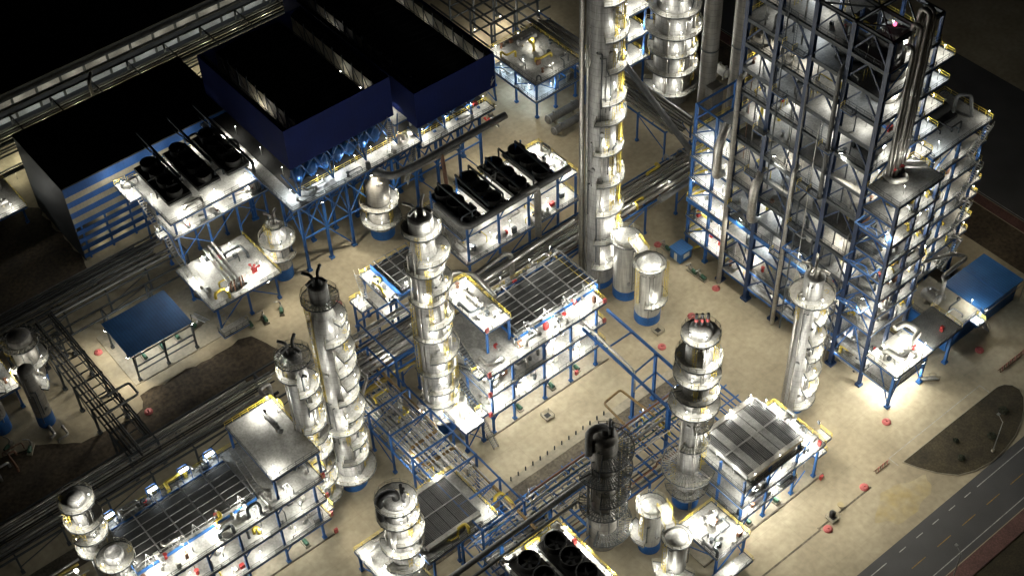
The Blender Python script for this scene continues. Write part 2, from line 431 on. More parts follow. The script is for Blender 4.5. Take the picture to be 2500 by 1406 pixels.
# ------------------------------------------------------------------ camera, world
f, yaw, pit, rol = 3534.22, radians(52.4394), radians(46.5578), radians(-2.5985)
fw = V((cos(yaw)*cos(pit), sin(yaw)*cos(pit), -sin(pit))); rt = V((sin(yaw), -cos(yaw), 0)); up = rt.cross(fw)
r2 = rt*cos(rol)+up*sin(rol); u2 = up*cos(rol)-rt*sin(rol)
cam = bpy.data.objects.new('camera', bpy.data.cameras.new('camera')); COL.objects.link(cam)
mw = Matrix((r2, u2, -fw)).transposed().to_4x4(); mw.translation = V((-123.547, -160.657, 214)); cam.matrix_world = mw
cam.data.sensor_width = 36; cam.data.lens = f/2500*36; cam.data.clip_end = 3000; cam.data.clip_start = 1
SC.camera = cam
W = bpy.data.worlds.new('World'); SC.world = W; W.use_nodes = True
nt = W.node_tree; bg = nt.nodes['Background']
sky = nt.nodes.new('ShaderNodeTexSky'); sky.sky_type = 'NISHITA'; sky.sun_disc = False
sky.sun_elevation = radians(-4); sky.sun_rotation = radians(200)
nt.links.new(sky.outputs[0], bg.inputs[0]); bg.inputs[1].default_value = .05
SC.view_settings.view_transform = 'Standard'; SC.view_settings.look = 'None'; SC.view_settings.exposure = 0; SC.view_settings.gamma = 1
cy = SC.cycles
cy.use_denoising = True; cy.max_bounces = 4; cy.diffuse_bounces = 2; cy.glossy_bounces = 2; cy.transmission_bounces = 0
cy.caustics_reflective = False; cy.caustics_refractive = False; cy.sample_clamp_indirect = 4; cy.use_light_tree = True
cy.blur_glossy = 1

# ------------------------------------------------------------------ ground, roads
struct('ground', MB().sheet([(-900,-900),(900,-900),(900,900),(-900,900)], 0), 'concrete')
def jag(pts, step=1.6, amp=.5):
    out = []
    for (a,b),(c,d) in zip(pts, pts[1:]+pts[:1]):
        n = max(1, int(hypot(c-a,d-b)/step))
        for i in range(n): out.append((a+(c-a)*i/n+random.uniform(-amp,amp), b+(d-b)*i/n+random.uniform(-amp,amp)))
    return out
def blob(cx, cy, rx, ry, n=40, j=.16):
    ph = [random.uniform(0,6.28) for _ in range(4)]
    return [(cx+rx*(1+j*sin(2*a+ph[0])+j*.6*sin(5*a+ph[1])+j*.4*sin(9*a+ph[2]))*cos(a), cy+ry*(1+j*sin(3*a+ph[3])+j*.5*sin(7*a+ph[1]))*sin(a)) for a in [2*pi*i/n for i in range(n)]]
struct('bare_soil', MB().sheet(jag([(-140,12.6),(-45.4,12.6),(-45,17),(-46.2,20.5),(-47,24.3),(-50,24.6),(-60,24.8),(-71.5,25),(-73,21.5),(-76,21),(-86,22),(-92,27),(-100,29),(-140,30)]), .004), 'soil')
struct('waste_ground', MB().sheet(jag([(-130,60),(-64,60),(-62.8,66),(-62.8,87),(-66,91),(-75,88),(-84,91),(-130,92)]), .004), 'soil')
struct('road', MB().sheet([(-500,-100.2),(500,-100.2),(500,-90.5),(-500,-90.5)], .004), 'asphalt')
struct('far_road', MB().sheet([(93,-100.2),(93,200),(128,200),(128,-100.2)], .006), 'asphalt')
struct('pavement', MB().box(-500,-103.2,0,92,-100.4,.14), 'paver')
struct('far_pavement', MB().box(90.2,-90.3,0,92.7,200,.14), 'paver')
struct('verge', MB().sheet([(-500,-300),(90,-300),(90,-103.3),(-500,-103.3)], .004), 'grass')
struct('far_verge', MB().sheet([(80.6,-90),(90,-90),(90,200),(80.6,200)], .004), 'soil')
isl = [(25.8,-80.1),(40,-80.1),(52.6,-80.2),(54,-80.7),(55,-81.8),(55.2,-83.2),(54.2,-84.9),(52.3,-86.4),(49.3,-88.1),(45.8,-89.4),(42,-90.1),(38,-90.3),(34,-89.6),(31,-88.3),(28.6,-85.6),(27,-82.8)]
cx_ = sum(p[0] for p in isl)/len(isl); cy_ = sum(p[1] for p in isl)/len(isl)
struct('kerb', MB().poly([(cx_+(x-cx_)*1.012, cy_+(y-cy_)*1.03) for x,y in isl], 0, .14), 'concrete2')
struct('planting_bed', MB().poly(isl, 0, .16), 'grass')
mb = MB()
def dash(y, x0, x1, w=.16): mb.sheet([(x0,y-w/2),(x1,y-w/2),(x1,y+w/2),(x0,y+w/2)], .01)
dash(-98.9,-300,92); dash(-92.1,-300,7.2); dash(-92.1,31.5,92)
for x in (10.5,15,19.3,23.7,28): dash(-92.1,x,x+1.7)
struct('road_markings', mb, 'white')
mb = MB()
for k in range(-10, 12): dash(-95.6, 9.6+k*6.7, 13.2+k*6.7, .14)
struct('centre_line', mb, 'yellow')
mb = MB()
for x in (93.4,): mb.sheet([(x,-80),(x+.15,-80),(x+.15,200),(x,200)], .012)
mb.sheet([(24.5,-77.9),(50.6,-77.8),(50.6,-77.7),(24.5,-77.8)], .008); mb.sheet([(24.5,-80),(24.6,-80),(24.6,-77.8),(24.5,-77.8)], .008)
mb.sheet([(50.5,-80),(50.6,-80),(50.6,-77.8),(50.5,-77.8)], .008)
struct('lane_markings', mb, 'white')
struct('drain_channel', MB().box(-30,-80.4,-.2,3.8,-80.05,.012).box(3.5,-80.05,-.2,3.8,-79.6,.012).box(3.8,-80.1,-.2,7.1,-79.75,.012).box(8.8,-80.1,-.2,17.3,-79.75,.012), 'kerb')
struct('ochre_stain', MB().sheet(blob(19.5,-85.5,6,3.2), .004), 'ochrestain')
struct('walkway_strip', MB().box(-75,-42.2,0,14,-38.4,.1), 'kerb')
struct('walkway_pavement', MB().box(-75,-38.36,0,12,-36.6,.12), 'concrete2')
struct('plinth', MB().box(-28,-26.8,0,2,-9,.14), 'concrete2')
struct('plinth_edge', MB().box(-28.1,-27.05,0,2.1,-26.82,.2), 'kerb')
struct('west_plinth', MB().box(-100,-25.3,0,-61.5,-8,.14), 'concrete2')
struct('west_plinth_edge', MB().box(-100,-25.55,0,-61.4,-25.32,.2), 'kerb')
struct('east_plinth', MB().box(-17,-72.3,0,13,-58,.14), 'concrete2')
struct('east_plinth_edge', MB().box(-17,-72.6,0,13,-72.32,.2), 'kerb')
struct('shed_plinth', MB().box(-71.3,27.8,0,-46,44,.14), 'concrete2')
struct('rack_road', MB().box(-130,-2,0,-46,2.2,.03), 'kerb')

# ------------------------------------------------------------------ towers
def RD(*zs, c=-80, hs=75, w=1.3): return [(z, c, hs, w) for z in zs]
tower('distillation_tower','tallest thick grey tower, cut by the top edge, half moon platforms down its side','tower',15,-9.5,
    [(3.0,0),(3.0,24),(2.85,24.6),(2.85,88)], 1.5, [(7,-70,80,1.5),(14,-75,70,1.6),(21.5,-70,70,1.5),(29,-75,65,1.6),(36.5,-90,60,1.3),(44,-80,68,1.6),(48.5,-70,60,1.5),(55.5,-60,55,1.5),(62.5,-65,60,1.6),(70,-70,60,1.5)],
    None, [(150,.75,.5,0,84,'pipe'),(176,.35,.18,0,60,'pipe'),(-128,.25,.14,0,40,'pipe'),(-40,.9,.16,3,80,'rail')], [(-38,2,22),(-36,22,44),(-38,44,70)], lampp=300)
tower('fractionation_tower','tall aluminium tower with many ring platforms beside the open white unit, crowned by pipe nozzles','tower',-31.8,-17.9,
    [(3.05,0),(3.0,5),(2.75,6),(2.75,31),(2.5,32.5),(2.5,45),(2.1,46.5),(2.1,53)], 2.6, [(4.5,180,180,1.2,-120),(8.5,-90,110,1.1,-110),(12.5,-60,90,1.3,-100),(17,-100,100,.9,-100),(21.5,-50,85,1.6,-90),(26,-100,90,.8,-120),(30,-40,90,1.3,-60),(35,-100,100,.9,-130),(38.5,-30,80,1.7,-70),(42,-110,100,.9,-110),(45.5,-50,90,1.9,-60),(50.5,180,180,1.1,-100)],
    ('nozzles','pipe'), [(-55,.45,.3,2,34,'pipe'),(172,.3,.2,1,46,'pipe'),(-160,.2,.12,1,50,'pipe')], [(-120,30,45),(-30,5,22),(175,14,34)], lampp=270)
tower('twin_tower','taller silver tower of the close pair, dark top platform and wide skirt platform','tower',-52.2,-18.2,
    [(2.5,0),(2.45,6),(2.1,8),(2.1,44),(1.6,46),(1.6,51.5)], 3., [(4.6,180,180,1.9,-110),(9,-40,100,1.5,-60),(13.5,-25,80,1.7,-60),(17.5,-90,85,1.4,-110),(21.5,-20,85,2.,-50),(25.5,-40,80,1.5,-80),(29.5,-15,80,2.,-60),(33,-30,75,1.8,-80),(36.5,-10,80,1.9,-60),(40.5,-40,85,1.6,-90),(44,0,75,1.5,-60),(48.5,180,180,1.3,None)],
    ('nozzles','pipedark'), [(-100,.3,.22,3,40,'pipe'),(160,.4,.3,1,44,'pipe')], [(-20,4,24),(170,24,48)], group='close pair of silver towers', lampp=190)
tower('twin_tower','shorter silver tower of the close pair, next to the platform unit, dark top platform','tower',-58.9,-18.4,
    [(2.05,0),(2.0,5),(1.85,6),(1.85,36),(1.5,37),(1.5,40.5)], 2.6, [(3.6,-110,150,1.7,-120),(8,-60,100,1.5,-90),(12,-100,100,1.5,-120),(16,-60,100,1.5,-80),(20,-110,100,1.4,-110),(23.5,-50,80,1.4,-80),(29.5,-20,80,1.5,-60),(33,-40,80,1.5,-90),(36.2,170,70,1.2,160),(39.5,180,180,1.3,None)],
    ('nozzles','pipedark'), [(-70,.3,.2,2,36,'pipe'),(170,.3,.16,1,38,'pipe')], [(-160,2,20)], group='close pair of silver towers', lampp=190)
tower('slim_tower','slim silver tower in front of the tall open frame, one round platform at its top','tower',20.5,-58,
    [(2.1,0),(2.0,2),(1.95,12),(1.8,13),(1.8,35)], 1., [(3,-40,100,1.6,-100),(6.5,-30,80,1.7,-95),(11.5,-40,75,1.8,-95),(16,-40,80,1.7,-80),(20.5,-45,75,1.7,-85),(25,-40,60,1.4,-90),(30.5,180,180,1.9,-110)],
    ('nozzles','pipe'), [(150,.35,.35,1,31,'pipe'),(-170,.3,.12,1,34,'pipe'),(-20,1.2,.12,1,30,'rail')], [(-30,1,30)], lampp=240)
tower('stripper_tower','silver tower with three dark topped vent stubs and wide bright ring platforms','tower',-9.7,-60.3,
    [(2.3,0),(1.75,9),(1.6,23),(2.2,25),(2.2,41),(1.9,42),(1.9,45.5)], 2.2, [(5,-100,120,1.6,None),(10,180,170,2.6,None),(17.5,-50,120,1.4,None),(23.2,-30,100,1.6,None),(27.5,180,180,1.8,-100),(31,-80,130,1.5,-60),(35.2,180,180,1.5,-95),(39,180,180,1.4,-100),(44.5,180,180,1.1,-120)],
    ('stubs','dark'), [(-120,.9,.13,0,44,'pipe'),(-112,.9,.1,0,44,'pipe'),(160,.3,.2,2,30,'pipe')], [(-60,27,44)], lampp=300)
tower('unlit_tower','dark unlit tower with open grating platforms and a thick elbow on top','tower',-26.4,-56.9,
    [(2.6,0),(2.5,7),(2.2,8),(2.2,29)], 0, [(5,-40,110,2.2,None),(11,-90,150,1.7,None),(15.5,-40,100,2.1,None),(21,-60,130,2.2,None),(26,-40,100,2.3,None)],
    ('elbow','pipedark'), [(-55,.4,.2,0,26,'pipedark'),(-20,2.1,.1,0,27,'pipe'),(175,1.,.25,4,20,'pipedark')], [(-10,0,26)], mshell='shell2', lampp=0, dm='deckdark', rm='edge')
tower('reflux_tower','silver tower at the bottom edge with black pipework on its top platform','tower',-57.0,-41.2,
    [(2.5,0),(2.25,2),(2.25,22.5)], 1.6, [(3.5,-100,130,1.2,-80),(7.5,-60,120,1.6,-70),(11.5,-80,150,1.3,-95),(15.5,-45,90,1.6,-100),(19.5,-90,150,1.2,-60),(23.2,180,180,1.1,-105)],
    ('elbow','dark'), [(-45,.5,.5,0,15,'pipedark'),(160,.35,.1,0,22,'pipe')], [(-25,2,20)], lampp=280)
tower('corner_tower','slender tower in the bottom left corner with a dark dome and yellow railed top','tower',-97.3,-13.2,
    [(1.9,0),(1.5,8),(1.5,31)], 1., [(18,-100,120,1.3),(22,-60,110,1.4,-90),(25.5,-90,120,1.4,-120),(30.3,180,180,1.2,-100)], None,
    [(-60,.3,.15,1,28,'pipe')], [(170,18,30)], lampp=170)
tower('corner_tower','lower tower in the bottom left corner beside the stair and mesh roof','tower',-96.2,-18.6,
    [(1.9,0),(1.6,6),(1.6,20.5)], 1., [(12,-90,120,1.3),(16,-60,120,1.3,-90),(19.5,180,180,1.3,-100)], None, [(-60,.3,.15,1,19,'pipe')], [(-10,8,20)], lampp=190)
# squat vessels
def squat(label, x, y, r, h, skirt, decks, top=None, cat='tank', name='storage_vessel', group=None, m='tank', pipes=(), lads=(), lampp=170, h2=None):
    prof = [(r,0),(r,h)] if not h2 else [(r,0),(r,h),(r*.55,h+r*.6),(r*.55,h2)]
    return tower(name, label, cat, x, y, prof, skirt, decks, top, pipes, lads, m, group, lampp)
squat('upright tank with blue skirt, right of the thick grey tower, nearer the road',15.3,-23.7,2.55,15,2.3,[(6,-70,75,1.2,-110),(15.2,180,180,.6,-150)],m='tank',lads=[(-40,2,15)],lampp=260)
squat('upright tank with blue skirt, half hidden behind its twin beside the thick tower',16.6,-15.9,2.55,15,2.3,[(15.2,180,180,.6,140)],m='tank',lampp=260)
squat('left tank with blue skirt of the bottom edge pair joined by a yellow walkway',-21.1,-63.1,1.9,11.6,2.2,[(4.5,150,60,1.5,140),(11.8,180,180,.7,120)],m='tank',lampp=260)
squat('right tank with blue skirt of the bottom edge pair joined by a yellow walkway',-22.4,-70.5,1.95,12,2.,[(4,-150,80,1.6,-140),(12.2,180,180,.6,-60)],m='tank',lampp=260)
squat('small silver vessel with a wide round platform beside the three dark fans',-33,34,2.,12.2,3.,[(6.6,-140,100,1.2,-150),(10.4,180,180,1.5,-110),(14.2,180,180,.6,None)],('nozzles','pipe'),cat='vessel',m='shell',h2=14.6,lads=[(-160,7,14)])
squat('fat silver vessel under the curved end of the long header pipe',-10.3,30.5,2.5,14,2.4,[(4.6,-90,170,1.6,-120),(9.4,-100,170,1.5,-80)],None,cat='vessel',m='shell2',h2=16.2,lads=[(150,5,14)])
squat('dim grey vessel at the left edge, below the bridging pipe rack',-85.5,41.5,2.3,13,2.,[(7,-60,100,1.6,-60),(12,180,180,1.1,None)],None,cat='vessel',m='shell2',lampp=90)
squat('narrow dark vessel with blue foot at the left edge',-88.6,31.2,1.6,15,3.,[(10,30,80,1.3,30)],None,cat='vessel',m='shell2',lampp=70)
squat('dark vessel with navy foot cut by the left edge of the photo',-95.8,35.2,1.7,14,4.,[(10,60,90,1.5,60)],None,cat='vessel',m='shell2',lampp=80)
t = tower('ring_platform_vessel','wide round vessel ringed by lit platforms near the top edge, right of the tallest tower','vessel',66.7,23.5,
    [(4.2,0),(4.2,25),(3.4,27),(3.4,34)], 0, [(4,-100,130,1.8,-120),(9.5,-100,130,1.5,-110),(14.5,-100,140,1.3,-70),(20,-100,140,1.9,-120),(25.5,180,180,1.6,-100)], None,
    [(-150,.5,.3,2,24,'pipe'),(-100,.5,.2,2,24,'pipe'),(-60,.5,.2,6,30,'pipe')], [(-30,4,25)], lampp=260)

LL = thing('platform','yellow railed platform among the dim vessels at the left edge','platform',(-93,42,0))
columns(LL,[(x,y) for x in (-98,-90.4) for y in (37.5,47)],0,5.8); deck(LL,-98.8,-89.6,36.8,47.8,6,'swen'); gearbox(LL,-98,-90,37.5,47,6,9)
for x,y,p in [(-91,38,70),(-96,42,60),(-90.5,46,60)]: lamp(LL,x,y,6,p)
clutter(LL,-102,-87,24,31,.02,10,1.5,('pipedark','pipe','brown'))
# joining platforms over tank pairs
def catwalk(label, pts, z, w, group=None, m='deck'):
    t = thing('catwalk', label, 'walkway', (*pts[0], z), group)
    L_, R_ = [], []
    for i, p in enumerate(pts):
        a = V(pts[max(i-1,0)]); b = V(pts[min(i+1,len(pts)-1)]); d = (b-a).normalized(); n = V((-d.y,d.x))*(w/2)
        L_.append((p[0]+n.x,p[1]+n.y)); R_.append((p[0]-n.x,p[1]-n.y))
    MB().poly(R_+L_[::-1], z-.1, z).build('deck', m, t)
    MB().rail(L_, z).build('handrail','rail',t); MB().rail(R_, z).build('handrail','rail',t)
    return t
t = catwalk('grey walkway joining the tops of the two blue skirted tanks beside the road',[(16.4,-18),(15.9,-20),(15.5,-21.6)],16.6,2.4); lamp(t,16.2,-19,16.6,260)
t = catwalk('crooked yellow railed walkway between the two blue skirted tanks at the bottom edge',[(-20.2,-64.6),(-20.6,-66.2),(-21.8,-67.4),(-22.3,-68.8)],13,1.9); lamp(t,-21,-66.4,13,300)

# ------------------------------------------------------------------ heat exchangers and pumps on the decks
def hvessel(label, x, y, z, L, r, axis='x', m='shell', group=None, name='heat_exchanger'):
    t = thing(name, label, 'vessel', (x,y,z), group)
    d = V((1,0,0)) if axis == 'x' else V((0,1,0)); c = V((x,y,z+r+.5)); n = V((-d.y,d.x,0))
    rings = []
    MB().loft([MB().ring(c+d*s*L/2+d*o*(1 if s>0 else -1), d, r*k, 16) for s,o,k in [(-1,r*.4,.35),(-1,r*.28,.75),(-1,0,1),(1,0,1),(1,r*.28,.75),(1,r*.4,.35)]]).build('shell', m, t)
    for s in (-.3,.3):
        p = c+d*(s*L); mb = MB(); q = d*.18; a = n*(r*.8)
        vs = [p-q-a-V((0,0,r+.5)),p+q-a-V((0,0,r+.5)),p+q+a-V((0,0,r+.5)),p-q+a-V((0,0,r+.5)),p-q-a,p+q-a,p+q+a,p-q+a]
        mb.add(vs,[(3,2,1,0),(4,5,6,7),(0,1,5,4),(1,2,6,5),(2,3,7,6),(3,0,4,7)]).build('saddle','concrete2',t)
        mb = MB(); mb.tube(p+V((0,0,r-.1)),p+V((0,0,r+.7)),.2,8); mb.tube(p+V((0,0,r+.55)),p+V((0,0,r+.7)),.32,8); mb.build('nozzle','pipe',t)
    MB().tube(c-d*(L/2-.1),c-d*(L/2-.35),r+.14,16).build('flange','frame',t)
    return t
def pump(label, x, y, z, rz=0, group='small pump sets', m='green'):
    t = thing('pump_set', label, 'pump', (x,y,z), group)
    MB().box(x-1.3,y-.5,z,x+1.3,y+.5,z+.3).build('base_plate','concrete2',t)
    mb = MB().tube((x-1.1,y,z+.8),(x+.1,y,z+.8),.38,10); mb.box(x-.9,y-.3,z+.3,x-.1,y+.3,z+.5).build('motor',m,t)
    MB().tube((x+.1,y,z+.8),(x+.5,y,z+.8),.15,8).build('coupling','dark',t)
    MB().tube((x+.75,y-.2,z+.8),(x+.75,y+.2,z+.8),.5,12).build('casing','pipe',t)
    MB().path([(x+.75,y,z+1.2),(x+.75,y,z+2.2),(x+.75,y+1.2,z+2.2)],.14,8).build('discharge_pipe','pipe',t)
    t.rotation_euler.z = rz; return t
p0 = pump('green motor pump set on the pad beside the left edge of the blue roofed shed',-54.6,33.2,.14,.2)
for i,(x,y,rz,lb) in enumerate([(-46,26.6,1.4,'pump set on soil edge, left one of two before the fan structure'),(-43,25.8,1.4,'pump set on soil edge, right one of two before the fan structure'),
    (-39.2,25.6,1.1,'pump set with green body beside the dark topped silver towers'),(-66.5,33,1.57,'pump set under the blue roof, at its left end'),(-62.5,33,1.57,'pump set under the blue roof, at its middle'),(-59,33.4,1.57,'pump set under the blue roof, at its right end'),
    (-97,30,0.5,'pump set in the cluttered yard at the left edge, below the dark vessels'),(-94,27,0.9,'pump set in the cluttered yard, nearest the bridging pipe rack'),
    (30.6,-21,1.57,'pump set standing by the blue cabin, on its near side'),(30.8,-23.4,1.57,'pump set standing by the foot of the vertical pipe'),(31.2,-12.6,1.57,'pump set standing beyond the blue cabin'),
    (-19,-24.8,1.57,'pump set on the ground under the white unit, left of its second column'),(-11,-24.8,1.57,'pump set on the ground under the white unit, middle bay'),(-4.5,-24.6,1.57,'pump set on the ground under the white unit, right bay'),
    (-78,-23.5,1.57,'pump set at ground level under the mesh roofed unit by the bottom edge'),(-66.5,-23.6,1.57,'pump set at ground level under the tall grey platform'),
    (-5,-70.6,1.57,'pump set at ground level under the ribbed roof unit, left bay'),(2,-70.6,1.57,'pump set at ground level under the ribbed roof unit, right bay')]):
    clone(p0,(x,y,.14 if i not in (0,1,2,6,7,8,9,10) else .02),lb,rz)

# ------------------------------------------------------------------ air coolers
def mesh_roof(label, x0, x1, y0, y1, z, nx, ny, group=None):
    t = thing('air_cooler', label, 'air cooler', ((x0+x1)/2,(y0+y1)/2,z-2), group)
    MB().box(x0+.3,y0+.5,z-1.3,x1-.3,y1-.5,z-1.2).build('bundle_screen','mesh',t)
    for i in range(nx+1):
        x = x0+.4+(x1-x0-.8)*i/nx; MB().bar((x,y0,z),(x,y1,z),.22,.2).build('truss_beam','frame',t)
    mb = MB()
    for j in range(ny+1):
        y = y0+.2+(y1-y0-.4)*j/ny; mb.bar((x0,y,z-.02),(x1,y,z-.02),.1,.12)
    mb.build('purlin','frame',t)
    for i in range(nx):
        xa = x0+.4+(x1-x0-.8)*(i+.5)/nx
        for y, s in ((y0,1),(y1,-1)):
            mb = MB()
            for dx in (-1.1,0,1.1): mb.bar((xa+dx,y+s*.1,z-1.9),(xa,y+s*1.2,z),.06)
            mb.build('strut','frame',t)
    MB().box(x0,y0-.12,z-2.2,x1,y0,z-1.5).build('edge_girder','blue',t)
    MB().box(x0-.1,y0,z-2.2,x0,y1,z-1.4).box(x1,y0,z-2.2,x1+.1,y1,z-1.4).box(x0,y1,z-2.2,x1,y1+.12,z-1.4).build('side_girder','blue',t)
    MB().box(x0,y0+.05,z-2.25,x1,y0+1.4,z-2.15).build('front_walk','deck',t)
    return t
def fin_roof(label, x0, x1, y0, y1, z, bands, nb=6):
    t = thing('air_cooler', label, 'air cooler', ((x0+x1)/2,(y0+y1)/2,z-1), None)
    w = (x1-x0)/nb
    for i in range(nb):
        xa = x0+w*i+.06; xb = x0+w*(i+1)-.06; m = 'frame' if i in bands else 'fin'
        mb = MB(); n = int((y1-y0)/.27)
        o = MB().box(xa,y0,z-.5,xb,y1,z-.12).build('bundle_tray', 'fan', t); m = 'frame' if i in bands else 'slat'; wd = .27 if i in bands else .16
        mb.box(xa,y0,z-.14,xa+.05,y1,z-.02)
        for k in range(n): mb.box(xa,y0+(y1-y0)*k/n,z-.12,xb,y0+(y1-y0)*k/n+wd*.75,z)
        mb.build('finned_bundle', m, o)
    MB().box(x0-.12,(y0+y1)/2-.12,z,x1+.12,(y0+y1)/2+.12,z+.12).box(x0-.3,y0-.3,z-.7,x0-.02,y1+.3,z+.08).box(x1+.02,y0-.3,z-.7,x1+.3,y1+.3,z+.08).build('side_frame','frame',t)
    MB().box(x0,y0-.9,z-.7,x1,y0-.05,z+.1).build('header_box','pipe',t); MB().box(x0,y1+.05,z-.7,x1,y1+.9,z+.1).build('header_box','pipe',t)
    return t
def fan_bay(label, x, y0, y1, z, n, w, group):
    t = thing('fan_bay', label, 'air cooler', (x,(y0+y1)/2,z), group)
    MB().box(x-w/2,y0,z,x+w/2,y1,z+1.).build('plenum','fan',t)
    s = (y1-y0)/n
    for i in range(n):
        yc = y0+s*(i+.5); r = min(w,s)*.46
        o = MB().lathe(x,yc,[(r+.12,z+1),(r+.05,z+1.3),(r,z+2.1),(r+.14,z+2.35),(r-.04,z+2.35),(r-.08,z+1.05)],20,cap=False).build('fan_ring','fan',t)
        mb = MB(); mb.tube((x,yc,z+1.1),(x,yc,z+1.8),.25,8)
        for k in range(5):
            a = k*2*pi/5+i; c, q = cos(a), sin(a); e = V((-q,c,.25))*.28; p = V((x,yc,z+1.6))
            mb.add([p+V((c,q,0))*.2-e,p+V((c,q,0))*(r-.1)-e,p+V((c,q,0))*(r-.1)+e,p+V((c,q,0))*.2+e],[(0,1,2,3)])
        mb.build('fan_blades','dark',o)
    for k, yy in enumerate((y0,y1)):
        MB().box(x-w/2,yy-.05+(-.35 if k==0 else 0),z+.1,x+w/2,yy+.05+(.35 if k else 0),z+.7).build('header_box','pipedark',t)
    for k in range(5):
        yy = y0+(y1-y0)*(k+.6)/5.4; a = x+w/2
        MB().path([(a-.1,yy,z+.3),(a+.7,yy,z+.3),(a+.7,yy+.7,z+.3),(a-.1,yy+.7,z+.3)],.09,6,.3).build('return_bend','pipe',t)
    return t

# ------------------------------------------------------------------ open process units
def open_unit(label, X0, X1, xs, yF, yB, lev, pent, roof, p, east):
    t = thing('process_unit', label, 'process unit', ((X0+X1)/2,(yF+yB)/2,0), 'open units with white decks under mesh roofs')
    ym = (yF+yB)/2; top = lev[-1]
    columns(t, [(x,y) for x in xs for y in (yF+.6,ym,yB-.4)], 0, top-.1)
    for i, z in enumerate(lev):
        deck(t, X0, X1, yF, yB, z, 'sewn', xs=xs, ys=[ym])
        zz = (lev[i-1] if i else 0)
        for k in range(len(xs)-1):
            lamp(t, (xs[k]+xs[k+1])/2+random.uniform(-1,1), yF+random.uniform(.9,1.6), z, p*random.uniform(.7,1.25))
            if i < len(lev)-1: lamp(t, (xs[k]+xs[k+1])/2+random.uniform(-1,1), yF+5, lev[i+1]-.5, p*.5, post=False)
        for k in range(len(xs)-1):
            if (k+i) % 2 == 0:
                xa = xs[k]; braces(t, [((xa,yF+.6,z-2.4),(xa+1.9,yF+.6,z-.5))], .18)
            braces(t, [((xs[k],yF+.6,z-2.6),(xs[k],yF+2.8,z-.5))], .2, name='knee_brace')
    for k in range(len(xs)-1): lamp(t, (xs[k]+xs[k+1])/2, yF+1.8, lev[0]-.4, p*1.1, post=False)
    x0,x1,y0,y1,z = pent
    columns(t, [(x0+.4,y0+.4),(x1-.4,y0+.4),(x0+.4,y1-.4),(x1-.4,y1-.4)], top, z-.1, base=False)
    deck(t, x0, x1, y0, y1, z, 'swen')
    return t
CU = open_unit('open white lit unit of three long decks and a raised platform, in mid photo',-26.8,1.2,[-26,-21,-13.6,-7.1,-.8],-27,-11,[5.9,11.4,16.8],(-23.6,-17.8,-22.6,-9,22.6),None,330,False)
for x,y,p in [(-22.5,-20,520),(-19.5,-21,420),(-21,-16,520),(-22.6,-12,420),(-19,-11,420)]: lamp(CU,x,y,22.6,p)
for k,z in enumerate([0,5.9,11.4,16.8]):
    z2 = [5.9,11.4,16.8,22.6][k]; stair(CU,(-27.6,-24 if k%2 else -15,z),(-27.6,-15 if k%2 else -24,z2),1.3,'edge')
    deck(CU,-28.4,-26.85,-26 if not k%2 else -15,-24 if not k%2 else -13,z2,'swn'); lamp(CU,-27.6,-25 if not k%2 else -14,z2,180)
mesh_roof('black mesh roofed air cooler on the open white unit in the middle',-17.4,2.4,-23.2,-12.6,19,4,7,'mesh roofed air coolers')
for x in (-15,-9.5,-4,1): lamp(CU,x,-23.9,16.8,420)
for x in (-12,-5,0): lamp(CU,x,-12.2,19.0,150)
BL = open_unit('long open unit along the bottom left edge, white decks under a mesh roof',-97,-61.4,[-96,-90,-84,-78,-70.7,-63.2],-25.6,-9.5,[5.2,10.8,16.4],(-69.8,-60.4,-24.4,-9.6,22.2),None,190,True)
for x,y,p in [(-68.6,-23.2,330),(-61.5,-10.4,500),(-64,-11.5,300)]: lamp(BL,x,y,22.2,p)
for k,z in enumerate([0,5.2,10.8,16.4]):
    z2 = [5.2,10.8,16.4,22.2][k]; stair(BL,(-60.7,-22 if k%2 else -13,z),(-60.7,-13 if k%2 else -22,z2),1.1)
    deck(BL,-61.35,-59.9,-24.2 if not k%2 else -13,-22 if not k%2 else -11,z2-.02,'sen'); lamp(BL,-60.5,-23.4 if not k%2 else -12,z2,150)
stair(BL,(-71.2,-22,16.4),(-71.2,-14,20.6),1.1)
mesh_roof('black mesh roofed air cooler on the long unit along the bottom left edge',-94.6,-72.2,-21.7,-11.7,18.6,5,6,'mesh roofed air coolers')
for x,p in ((-92,260),(-86.5,260),(-80.5,420),(-75,420)): lamp(BL,x,-22.6,16.4,p)
hvessel('thick dark pipe drum lying on the grey platform above the bottom left unit',-63.4,-14.5,22.2,6,.45,'y','pipedark',name='drum')
for k,(x,z) in enumerate([(-93,19.5),(-85,19.5),(-79,19.5),(-74,19.5)]):
    t = thing('cable_box',['blue framed lamp box at the left end behind the mesh roof','second blue framed lamp box behind the bottom left mesh roof','third blue framed lamp box behind the bottom left mesh roof','blue framed lamp box at the right end behind the mesh roof'][k],'lamp',(x,-10.5,16.4),'blue framed lamps behind the mesh roof')
    mb = MB()
    for a in (-.9,.9):
        for b in (-.7,.7): mb.bar((x+a,-10.5+b,16.4),(x+a,-10.5+b,19.4),.12)
        mb.bar((x+a,-11.2,19.4),(x+a,-9.8,19.4),.12)
    for b in (-.7,.7): mb.bar((x-.9,-10.5+b,19.4),(x+.9,-10.5+b,19.4),.12)
    mb.build('frame','blue',t); MB().box(x-.8,-10.75,19.0,x+.8,-10.25,19.15).build('lamp_tube','glow',t)
    light(t,x,-10.5,18.7,140,COOL)
n = 0
